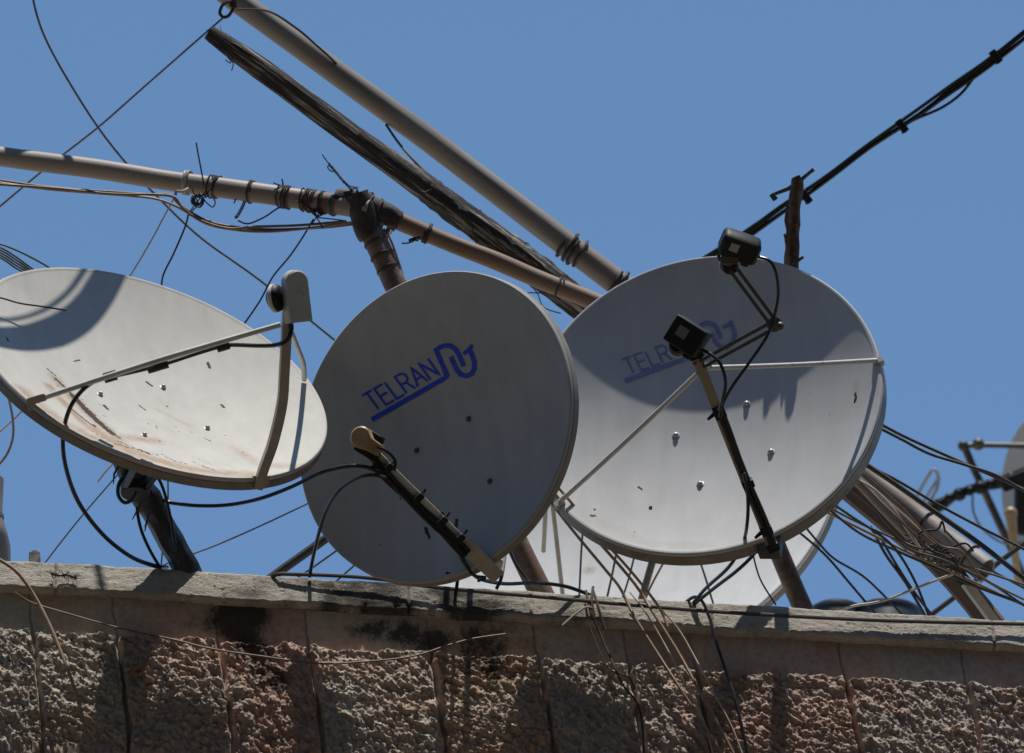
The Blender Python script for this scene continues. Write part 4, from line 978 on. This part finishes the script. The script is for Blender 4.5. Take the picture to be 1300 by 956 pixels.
cable([(298, 244), (300, 250), (297, 258)], 20.540, .0020, M['wire'], 'tiny black wire end below the pipe, left of the twisted wire', name='wire', cat='wire')
cable([(358, 227), (359, 236), (352, 234), (347, 232)], 20.500, .0020, M['wire'], 'tiny black wire end standing up at the middle bindings of the pipe', name='wire', cat='wire')
cable([(487, 290), (496, 305), (505, 330), (514, 358)], 20.540, .0034, M['tan'], 'tan cable hanging behind the leaning post beside the centre dish', name='cable')
cable([(500, 290), (490, 305), (489, 312), (500, 335), (512, 352)], 20.560, .0026, M['pale'], 'pale cable looping behind the leaning post under the taped joint', name='cable')
for k in range(6):
    cable([(-30, 302 + k * 2.5), (0, 311 + k * 3.2), (18, 321 + k * 3.6), (34, 333 + k * 3.2), (56 - k * 3, 347 + k * 3)] if k != 0 else [(-30, 305), (0, 310), (30, 322), (66, 342), (90, 362)], 20.5 + .01 * k, .0026, M['cabledk'], 'one of the dark cables fanned together at the left edge above the leftmost dish', group='dark cables at the left edge')
cable([(-30, 372), (0, 378), (25, 385), (52, 389), (84, 394)], 19.62, .0021, M['cabledk'], 'thin dark wire reaching in over the shadowed face of the leftmost dish', name='wire', cat='wire', d1=19.74)
cable([(369, 408, 19.260), (370, 418, 19.255), (364, 432, 19.250), (350, 438, 19.270), (330, 439, 19.300), (300, 438, 19.330), (284, 439, 19.340), (255, 447, 19.350), (205, 463, 19.330), (160, 474, 19.320), (128, 481, 19.300), (105, 495, 19.270), (88, 520, 19.260), (80, 555, 19.300), (84, 595, 19.403), (100, 638, 19.547), (130, 678, 19.680), (165, 706, 19.793), (195, 718, 19.897), (212, 720, 19.980)], 19.5, .0056, M['cable'], 'thick black cable taped along the strut of the leftmost dish, looping down to the coping', smooth=10)
for i, (x, y) in enumerate(((283, 439), (205, 463), (195, 466), (140, 478))):
    mb = MB(); q = P(x, y, 19.335); t_ = dirn(P(150, 475, 19.5), P(300, 432, 19.5)); mb.tube([q - t_ * .016, q + t_ * .016], .013, 10); mb.build('tape_band', M['black'], t1)
cable([(176, 597), (164, 600), (152, 612), (150, 628), (158, 638), (168, 634), (174, 624)], 19.84, .0050, M['cable'], 'small loop of black cable beside the wrapped post')
cable([(178, 632), (174, 645), (179, 672), (190, 698), (204, 722)], 19.92, .0042, M['cable'], 'black cable hanging from the wrapped post down to the coping')
cable([(205, 634, 19.9), (216, 638, 19.9), (250, 642, 19.85), (290, 641, 19.8), (330, 633, 19.72), (370, 618, 19.65), (405, 601, 19.58), (440, 592, 19.52), (465, 593, 19.50), (482, 600, 19.49)], 19.6, .0050, M['cable'], 'black cable sweeping from the wrapped post to the tan receiver arm')
cable([(393, 732, 19.97), (397, 710, 19.93), (404, 680, 19.85), (413, 650, 19.75), (430, 622, 19.62), (455, 606, 19.53), (475, 603, 19.50), (490, 607, 19.49)], 19.6, .0048, M['cable'], 'black cable arching from the coping up to the tan receiver arm')
cable([(478, 567), (488, 571), (498, 579), (502, 588), (500, 598)], 19.47, .0042, M['cable'], 'short black lead looping out of the tan receiver')
cable([(330, 744), (360, 722), (405, 690), (440, 664)], 20.6, .0125, M['cabledk'], 'thick dark cable slanting behind the lower left edge of the centre dish')
cable([(190, 728), (215, 714), (270, 694), (330, 668), (400, 635)], 20.5, .0022, M['steelwire'], 'thin grey wire rising from the wrapped post to the centre dish', name='wire', cat='wire')
cable([(370, 738), (395, 722), (440, 690)], 20.5, .0026, M['steelwire'], 'thin wire crossing just left of the centre dish bottom, lower of two', name='wire', cat='wire')
cable([(420, 744), (452, 716)], 20.5, .0026, M['steelwire'], 'short thin wire seen under the bottom of the centre dish', name='wire', cat='wire', smooth=0)
cable([(56, 716), (100, 660), (150, 602), (175, 575)], 20.4, .0020, M['steelwire'], 'thin grey wire slanting up to the wrapped post from the left part of the coping', name='wire', cat='wire')
cable([(124, 612), (135, 598), (146, 586)], 20.3, .0024, M['pale'], 'short pale wire end left of the wrapped post', name='wire', cat='wire')
cable([(213, 600), (213, 640), (208, 680), (204, 726)], 20.2, .0020, M['cabledk'], 'thin dark wire hanging straight down right of the wrapped post', name='wire', cat='wire')
cable([(-25, 455), (0, 478), (12, 510), (17, 545), (12, 570), (-2, 590), (-30, 610)], 19.75, .0034, M['pale'], 'pale cable looping at the left edge under the leftmost dish')
cable([(-20, 565), (0, 548), (20, 530), (40, 510)], 20.3, .0022, M['pale'], 'short pale wire behind the rim of the leftmost dish', name='wire', cat='wire')
# on and over the coping / wall
cable([(-40, 704, .05), (-10, 706, .05), (0, 711, .05), (22, 727, .05), (44, 757, .05), (65, 798, .065), (84, 845, .085), (98, 885, .100), (112, 940, .100), (124, 990, .100)], 19.9, .0046, M['tan'], 'tan cable drooping over the left end of the coping and down the wall')
cable([(18, 752, 0.010), (40, 765, -0.000), (75, 776, 0.002), (150, 797, 0.004), (220, 812, 0.008), (270, 824, 0.026), (330, 833, 0.028), (400, 842, 0.030), (450, 841, 0.028), (520, 834, 0.026), (570, 819, 0.020), (600, 811, 0.004), (642, 805, -0.005)], 20, .0026, M['brown'], 'thin brown wire running along the rough wall under the coping', name='wire', cat='wire')
cable([(322, 752, -0.060), (338, 742, -0.050), (350, 730, -0.020), (370, 729, -0.012), (430, 731, -0.006), (480, 735, -0.002), (540, 744, 0.004), (620, 752, 0.006), (700, 759, 0.008), (800, 768, 0.008), (900, 776, 0.010), (1000, 782, 0.008), (1100, 787, 0.006), (1200, 790, 0.004), (1330, 793, 0.000)], 19.97, .0050, M['cabledk'], 'long black cable stretched along the face of the coping')
cable([(862, 775, 20.12), (874, 762, -0.030), (884, 758, 0.004), (893, 766, 0.012), (902, 788, 0.016), (911, 820, 0.026), (921, 850, 0.028), (934, 890, 0.052), (950, 960, 0.052)], 20, .0044, M['cable'], 'black cable dropping over the coping below the right dish')
cable([(748, 762, 0.006), (752, 780, 0.012), (762, 805, 0.010), (775, 835, 0.024), (790, 868, 0.048), (812, 900, 0.050), (818, 960, 0.052)], 20, .0028, M['wire'], 'dark rusty wire trailing down the wall from the twig-like ends on the coping', name='wire', cat='wire')
cable([(748, 795, 0.008), (770, 845, 0.026), (790, 856, 0.032), (800, 862, 0.050), (806, 875, 0.050)], 20, .0018, M['wire'], 'fine dark wire kinked against the wall below the dark trailing wire', name='wire', cat='wire')
mb = MB()
for pts in ([(753, 745, -0.010), (751, 762, 0.010), (755, 785, 0.010)], [(744, 750, -0.010), (748, 770, 0.010), (752, 786, 0.010)], [(753, 750, -0.005), (758, 766, 0.012), (768, 800, 0.010)]): mb.tube(pxpts(pts, 19.96), .0036, 6, smooth=3)
tag(mb.build('wire_stub', M['twig']), 'bunch of short dark wire ends sticking up at the coping edge', 'wire')
cable([(714, 794, 0.012), (730, 780, 0.012), (744, 771, 0.014), (752, 772, 0.012)], 19.95, .0026, M['pale'], 'short pale wire bent over the coping next to the dark wire ends', name='wire', cat='wire')
cable([(690, 622, 19.9), (705, 645, 19.9), (735, 683, 19.93), (770, 725, 19.95), (788, 748, 0.020), (806, 784, 0.030), (835, 830, 0.042), (862, 872, 0.062), (900, 930, 0.062), (930, 980, 0.062)], 19.9, .0038, M['tan'], 'left one of the three tan cables slanting down from between the two large dishes')
cable([(688, 605, 19.88), (712, 636, 19.88), (742, 668, 19.9), (790, 722, 19.93), (812, 750, 0.020), (832, 782, 0.035), (862, 830, 0.047), (886, 874, 0.067), (920, 935, 0.067), (945, 985, 0.062)], 19.9, .0040, M['tan'], 'middle one of the three tan cables slanting down from between the two large dishes')
cable([(690, 598, 19.86), (720, 632, 19.86), (768, 688, 19.9), (805, 730, 19.94), (836, 770, 0.015), (848, 796, 0.012)], 19.9, .0038, M['tan'], 'right one of the three tan cables slanting down from between the two large dishes', d1=20)
cable([(800, 752, 0.000), (818, 775, 0.016), (842, 815, 0.024), (870, 868, 0.048), (895, 920, 0.052), (910, 980, 0.052)], 19.96, .0022, M['pale'], 'thin pale wire running down the wall beside the tan cables, left', name='wire', cat='wire')
cable([(838, 772, 0.010), (862, 800, 0.010), (885, 840, 0.026), (900, 868, 0.048), (930, 925, 0.052), (950, 980, 0.052)], 19.97, .0022, M['pale'], 'thin pale wire running down the wall beside the tan cables, right', name='wire', cat='wire')
# leads of dish 2 near its foot
cable([(580, 660), (577, 690), (582, 720), (576, 775)], 19.60, .0046, M['cable'], 'black lead dropping from the arm of the centre dish to the coping', d1=20.0)
cable([(560, 650, 19.58), (578, 690, 19.6), (592, 718, 19.62), (608, 734, 19.7), (640, 741, 19.85), (680, 740, 19.95), (720, 745, 20.02), (760, 760, 20.08)], 19.7, .0050, M['cable'], 'black cable sagging under the foot of the centre dish and along the coping')
cable([(628, 716), (634, 712), (638, 722), (636, 735), (630, 748)], 19.72, .0044, M['cable'], 'short black cable hanging at the foot of the centre dish arm')
cable([(648, 700), (655, 716), (668, 734), (676, 742)], 19.85, .0040, M['cable'], 'black cable crossing in front of the rusty post', d1=20.0)
cable([(585, 700), (598, 728), (616, 733), (606, 738)], 19.64, .0034, M['cable'], 'tiny black loop under the arm of the centre dish')
# leads of dish 3
cable([(890, 444, 19.48), (903, 450, 19.47), (915, 463, 19.46), (921, 485, 19.46), (918, 505, 19.48), (913, 520, 19.52)], 19.5, .0044, M['cable'], 'black lead curving from the lower black receiver to the arm')
cable([(963, 326, 19.47), (978, 332, 19.46), (986, 350, 19.46), (988, 375, 19.48), (984, 398, 19.5), (980, 412, 19.5), (972, 430, 19.49), (950, 462, 19.48), (930, 490, 19.48), (918, 512, 19.5), (914, 530, 19.53)], 19.5, .0042, M['cable'], 'long black lead from the upper black receiver down to the arm')
cable([(944, 600, 19.58), (949, 625, 19.6), (949, 660, 19.64), (943, 690, 19.72), (925, 720, 19.82), (895, 748, 19.98), (872, 776, 20.12)], 19.7, .0046, M['cable'], 'black cable hanging from the arm of the right dish to the coping')
cable([(963, 694, 19.7), (955, 706, 19.74), (935, 725, 19.8), (905, 748, 19.95), (868, 778, 20.12)], 19.8, .0046, M['cable'], 'black cable curving from the foot of the right dish arm to the coping')
cable([(955, 700), (965, 735), (985, 768)], 19.95, .0022, M['cabledk'], 'thin dark wire dropping under the right dish, left of its dark post', name='wire', cat='wire')
# upper right overhead bundle
bz = 21.6
ub = thing('overhead_cable', 'bundle of thick black overhead cables crossing the sky at the upper right', 'cable bundle', P(880, 345, bz))
def bund(off, wob, k0):
    base = [(880, 342), (905, 326), (945, 298), (990, 265), (1030, 238), (1060, 218), (1100, 190), (1145, 160), (1180, 135), (1210, 112), (1250, 82), (1300, 42), (1340, 10)]
    return [(x + off * .55, y + off + wob * math.sin((x - k0) / 48.0)) for x, y in base]
for (off, wob, r, k0) in ((-2.5, 2.0, .0062, 30), (2.2, 2.6, .0068, 0), (0.5, -1.2, .0062, 80), (-.5, 1.0, .0060, 150)):
    mb = MB(); mb.tube(pxpts(bund(off * 1.15, wob * 1.5, k0), bz), r * .85, 8, smooth=6); mb.build('strand', M['cable'], ub)
mb = MB(); mb.tube(pxpts([(1145, 160), (1165, 150), (1195, 137), (1220, 119), (1240, 94), (1255, 80)], bz), .0042, 8, smooth=8); mb.build('strand', M['cable'], ub)
for (x, y) in ((1145, 160), (1264, 72), (1023, 250)):
    mb = MB(); mb.box(P(x, y, bz), V(1, .75, 0), V(-.75, 1, 0), F_, .010, .020, .018, .003); mb.tube([P(x, y, bz), P(x + 3, y + 9, bz)], .007, 8); mb.build('cable_clip', M['black'], ub)
# right-hand cables
RC = [([(1110, 534), (1150, 555), (1210, 582), (1260, 604), (1330, 634)], .0042, 'cabledk', 'upper of two close dark cables sloping from the right dish edge to the right'),
      ([(1110, 540), (1145, 558), (1180, 576), (1225, 590), (1270, 606), (1330, 642)], .0042, 'cabledk', 'lower of two close dark cables sloping from the right dish edge to the right'),
      ([(1085, 585), (1130, 605), (1190, 640), (1250, 672), (1330, 712)], .0038, 'cabledk', 'dark cable passing just above the open pipe end'),
      ([(1080, 577), (1130, 610), (1190, 652), (1250, 695), (1330, 758)], .0070, 'cabledk', 'thickest dark cable lying along the top of the open pipe'),
      ([(1200, 674), (1240, 712), (1280, 736), (1330, 762)], .0030, 'steelwire', 'thin grey cable leaving past the open pipe end'),
      ([(1030, 640), (1060, 655), (1110, 680), (1150, 700), (1200, 722), (1260, 750), (1330, 782)], .0040, 'tan', 'tan cable sloping under the open pipe to the right edge'),
      ([(1036, 632), (1060, 648), (1100, 668), (1160, 694), (1215, 716), (1250, 726), (1330, 752)], .0034, 'steelwire', 'grey cable sloping just over the tan one to the right edge'),
      ([(1045, 640), (1090, 676), (1140, 700), (1190, 722), (1240, 745), (1330, 778)], .0036, 'cabledk', 'dark cable tangled with the tan one below the open pipe'),
      ([(1082, 606), (1110, 622), (1135, 648), (1152, 672), (1170, 700)], .0044, 'pale', 'pale cable running down between the timber and the open pipe'),
      ([(1086, 606), (1120, 640), (1150, 668), (1182, 700)], .0034, 'steelwire', 'grey cable following the pale one beside the open pipe')]
RC += [([(1040, 628), (1080, 655), (1130, 690), (1160, 735), (1182, 790)], .0036, 'cabledk', 'dark cable running down along the brown timber face'),
       ([(1062, 610), (1110, 650), (1150, 694), (1200, 712), (1260, 742), (1330, 790)], .0030, 'cabledk', 'lowest dark wire of the right hand tangle, passing under the tan cable'),
       ([(1090, 596), (1140, 640), (1190, 690), (1220, 700), (1250, 735), (1330, 775)], .0030, 'brown', 'brown wire lying in the gap between open pipe and timber'),
       ([(1118, 660), (1150, 690), (1185, 700), (1210, 712), (1225, 735)], .0028, 'wire', 'short rusty wire looping over the knot at the timber')]
for i, (pts, r, mt_, lb) in enumerate(RC): cable(pts, 20.42 - .012 * i, r, M[mt_], lb)
for i, (pts, r, lb) in enumerate((([(1000, 664), (1045, 702), (1080, 742), (1112, 780)], .0034, 'dark wire fanning from the right dish to the coping, leftmost of four'),
                   ([(1012, 656), (1040, 690), (1060, 710), (1100, 735), (1150, 785)], .0030, 'dark wire crossing the leftmost fanned wire below the right dish'),
                   ([(1105, 668), (1125, 705), (1150, 740), (1178, 788)], .0040, 'dark wire under the timber, left of a close pair'),
                   ([(1112, 672), (1135, 712), (1158, 748), (1190, 790)], .0036, 'dark wire under the timber, right of a close pair'))):
    cable(pts, 20.5, r, M['cabledk'], lb, name='wire', cat='wire')
mb = MB()
for k in range(9):
    x0 = 1160 + k * 6; y0 = 688 + k * 3; mb.tube([P(x0 + random.uniform(-14, 14), y0 + random.uniform(-9, 9), 20.38 + random.uniform(-.03, .03)) for q in range(6)], .0026, 6, smooth=5)
for pts in ([(1160, 694), (1168, 676), (1190, 672), (1196, 662), (1200, 676)], [(1180, 706), (1210, 694), (1226, 690), (1236, 700)]): mb.tube(pxpts(pts, 20.4), .0030, 6, smooth=6)
tag(mb.build('wire_tangle', M['wire']), 'messy knot of wires tying the open pipe to the brown timber', 'wire tangle')
cable([(1064, 775), (1085, 769), (1120, 763), (1160, 748), (1190, 736), (1210, 729)], 20.30, .0036, M['pale'], 'straw coloured cable rising from the coping to the brown timber')
cable([(1180, 782), (1220, 752), (1260, 720), (1300, 690), (1330, 668)], 20.9, .0075, M['cabledk'], 'dark bar slanting up behind the brown timber to the right edge', name='cable')
cable([(1215, 760), (1250, 735), (1290, 690)], 22.0, .0025, M['steelwire'], 'faint thin wire far behind at the right edge', name='wire', cat='wire')

# ------------------------------------------------------------------ background dish (large white)
db = 21.6; kb = db / 20
nB = V(-.43 * math.sin(math.radians(46)), .90 * math.sin(math.radians(46)), math.cos(math.radians(46)))
DB = Dish(P(800, 636, db), nB, 272 * PX * kb, .11)
tb = thing('satellite_dish', 'big sunlit white satellite dish mostly hidden behind the centre and right dishes', 'satellite dish', P(800, 860, 22.0))
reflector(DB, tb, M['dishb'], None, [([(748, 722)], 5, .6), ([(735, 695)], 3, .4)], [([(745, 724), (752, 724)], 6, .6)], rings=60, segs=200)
mb = MB()
for (a, b) in (((694, 620), (690, 700)), ((697, 600), (716, 770))): mb.tube([P(a[0], a[1], 21.2), P(b[0], b[1], 21.35)], .006, 8)
mb.build('side_strut', M['arm'], tb)
mb = MB(); mb.tube([P(846, 640, 21.2), P(832, 700, 21.2), P(806, 790, 21.25)], .010, 8); mb.build('feed_arm', M['dkmetal'], tb)
mb = MB(); mb.box(P(848, 622, 21.2), R_, U_, F_, .03, .04, .03, .01); mb.build('receiver', M['black'], tb)
mb = MB(); mb.tube([DB.c - DB.n * .12, P(815, 700, 21.95), P(815, 900, 22.0)], .03, 14); mb.build('mast', M['galv'], tb)
for (pts, mt_, r, lb) in (([(741, 660), (738, 700), (735, 765)], 'steelwire', .0028, 'thin grey wire hanging upright in front of the big hidden dish'),
                          ([(785, 690), (776, 735), (768, 770)], 'steelwire', .0030, 'grey wire before the big hidden dish, left of a slanting pair'),
                          ([(808, 695), (798, 735), (786, 772)], 'steelwire', .0026, 'grey wire before the big hidden dish, right of a slanting pair'),
                          ([(842, 715), (826, 745), (812, 778)], 'tan', .0030, 'short tan cable slanting before the big hidden dish'),
                          ([(886, 705), (896, 735), (908, 775)], 'steelwire', .0028, 'thin grey wire under the right dish slanting down right')):
    cable(pts, 20.7, r, M[mt_], lb, name='wire', cat='wire')

# ------------------------------------------------------------------ far antenna at the right edge
df = 25.5; kf = df / 20
tf = thing('satellite_dish', 'blurred grey satellite dish cut off by the right edge with dark mounting arms', 'satellite dish', P(1330, 700, df))
DF = Dish(P(1340, 612, df), V(-.78, .10, .62), 98 * PX * kf, .05)
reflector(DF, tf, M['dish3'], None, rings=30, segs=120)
mb = MB(); mb.tube(pxpts([(1222, 566), (1250, 565), (1300, 566), (1330, 567)], df - .3), .009, 10); mb.sphere(P(1242, 564, df - .3), .020); mb.build('feed_bar', M['dkmetal'], tf)
mb = MB(); mb.tube(pxpts([(1224, 566), (1234, 590), (1262, 650), (1290, 710), (1310, 760), (1330, 830)], df - .25), .013, 10); mb.sphere(P(1223, 566, df - .3), .018); mb.build('mounting_arm', M['dkrust'], tf)
mb = MB(); pts = [(1170, 652), (1195, 640), (1215, 628), (1230, 622), (1245, 618), (1270, 612), (1300, 598), (1330, 590)]
mb.tube(pxpts(pts, df - .35), [.022, .022, .012, .016, .016, .022, .018, .018], 12)
for k in range(7): mb.sphere(P(1205 + k * 13, 632 - k * 4.4, df - .36), .016 + .006 * (k % 2))
mb.build('knobbly_arm', M['black'], tf)
mb = MB(); mb.tube(pxpts([(1158, 642), (1172, 615), (1184, 597), (1190, 602), (1190, 618), (1178, 640), (1168, 652)], df - .35), .0055, 8, smooth=6); mb.tube(pxpts([(1170, 640), (1188, 612), (1194, 606)], df - .36), .005, 8); mb.build('wire_loop', M['galv'], tf)
mb = MB(); a_ = P(1283, 652, df - .5); mb.tube([a_, P(1287, 690, df - .5), P(1293, 740, df - .45)], [.020, .013, .012], 12, smooth=4); mb.sphere(a_, .022); mb.build('receiver', M['lnbtan'], tf)
mb = MB(); mb.box(P(1300, 640, df - .3), R_, U_, F_, .03, .10, .05, .02); mb.box(P(1290, 610, df - .4), V(1, .4, 0), V(-.4, 1, 0), F_, .05, .022, .02, .008); mb.build('bracket', M['black'], tf)
cable([(1235, 628), (1236, 650), (1248, 672), (1275, 690), (1300, 688)], df - .4, .0035, M['steelwire'], 'blurred thin cable looping below the far antenna arms at the right edge')

# ------------------------------------------------------------------ things on the roof
mb = MB(); vt = thing('vent_pipe', 'dull grey vent pipe with a collar, cut off by the left edge above the coping', 'vent pipe', P(8, 720, 20.35))
b_ = P(-13, 735, 20.35); mb.lathe(b_, R_, Vector((0, 1, 0)), Z, [(.052, -.1), (.052, .075), (.050, .10), (.042, .135), (.030, .175), (.026, .19), (.026, .30)], 30); mb.build('pipe_body', M['pvc'], vt)
mb = MB(); mb.lathe(b_ + Z * .182, R_, Vector((0, 1, 0)), Z, [(.026, -.004), (.031, -.002), (.031, .008), (.026, .010)], 30); mb.build('collar', M['pvc'], vt)
mb = MB(); mb.sphere(P(44, 706, 20.12), .013, squash=(1, 1, 1.2)); mb.box(P(44, 712, 20.12), R_, Vector((0, 1, 0)), Z, .014, .02, .016, .004); tag(mb.build('roof_debris', M['rust']), 'small brown lump on top of the coping near the vent pipe', 'debris')
dt = 23.5; kt = dt / 20
for (x, y, hx, hy, lb) in ((1062, 790, 38, 22, 'round black tank lid blurred behind the coping, left'), (1126, 790, 46, 15, 'round black tank lid blurred behind the coping, right')):
    b_ = P(x, y, dt); k = PX * kt; mb = MB()
    mb.lathe(b_, R_, Vector((0, 1, 0)), Z, [(hx * k, -.5), (hx * k, hy * k * .2), (hx * k * .96, hy * k * .45), (hx * k * .8, hy * k * .8), (hx * k * .45, hy * k * 1.0), (hx * k * .2, hy * k * 1.05)], 40)
    tg = mb.build('water_tank', M['tank']); tag(tg, lb, 'water tank')
    mb = MB(); mb.lathe(b_ + Z * hy * k * .3, R_, Vector((0, 1, 0)), Z, [(hx * k * 1.0, -.01), (hx * k * 1.03, 0), (hx * k * 1.0, .012)], 40); mb.build('rim_band', M['tank'], tg)

# ------------------------------------------------------------------ made-up band above the view, shaped to cast the arc shadows on dish 1
outer = [(185, 300), (172, 330), (159, 353), (142, 386), (117, 418), (84, 439), (48, 446), (21, 445), (0, 441), (-30, 432), (-60, 418)]
inner = [(140, 290), (128, 322), (114, 348), (100, 370), (79, 391), (52, 405), (21, 414), (0, 415), (-20, 413), (-45, 406), (-70, 394)]
th_o = [(134, 290), (122, 322), (108, 348), (93, 369), (71, 389), (46, 402), (18, 409), (0, 409.5), (-18, 408), (-42, 401), (-66, 389)]
th_i = [(124, 290), (112, 322), (98, 347), (84, 367), (63, 385), (40, 397), (16, 403), (0, 403.5), (-16, 402), (-38, 395), (-60, 384)]
hf = thing('arc_shadow_caster', 'unseen curved metal band, made up to cast the arc shadows on the leftmost dish', 'antenna reflector', P(100, -120, 20.45))
def band(o_, i_, name):
    up_ = LS * 1.15; A_ = [Vector(p) for p in catmull([D1.hit(*p)[0] + up_ for p in o_], [1] * len(o_), 6)[0]]; B_ = [Vector(p) for p in catmull([D1.hit(*p)[0] + up_ for p in i_], [1] * len(i_), 6)[0]]
    n = len(A_); th = LS * .012; mb = MB()
    mb.add(A_ + B_ + [p + th for p in A_] + [p + th for p in B_], [(i, i + 1, n + i + 1, n + i) for i in range(n - 1)] + [(2 * n + i, 3 * n + i, 3 * n + i + 1, 2 * n + i + 1) for i in range(n - 1)] +
           [(i, 2 * n + i, 2 * n + i + 1, i + 1) for i in range(n - 1)] + [(n + i, n + i + 1, 3 * n + i + 1, 3 * n + i) for i in range(n - 1)] + [(0, n, 3 * n, 2 * n), (n - 1, 3 * n - 1, 4 * n - 1, 2 * n - 1)])
    mb.build(name, M['galv'], hf); return A_, B_
a1, b1 = band(outer, inner, 'broad_band'); a2, b2 = band(th_o, th_i, 'narrow_band')
mb = MB(); mb.tube([a1[3], P(95, -150, 21.08)], .010, 8); mb.tube([a2[1], a1[2]], .006, 8); mb.tube([a2[-2], a1[-2]], .006, 8); mb.build('stay', M['galv'], hf)

# little weed clump on the coping
mb = MB(); stem = pxpts([(64, 728, .001), (74, 731, .001), (84, 730, .001), (98, 735, .001)], 0); mb.tube(stem, .0022, 5, smooth=4)
for k in range(46):
    c_ = stem[random.randint(0, 2)]; c_ = c_.lerp(stem[stem.index(c_) + 1], random.random())
    mb.tube([c_, c_ + V(random.uniform(-.014, .014), random.uniform(-.016, .014), random.uniform(0, .006))], [.0013, .0006], 4)
wd_ = mb.build('weed', M['moss']); tag(wd_, 'tiny dark dried weed clinging to the left part of the coping face', 'plant')
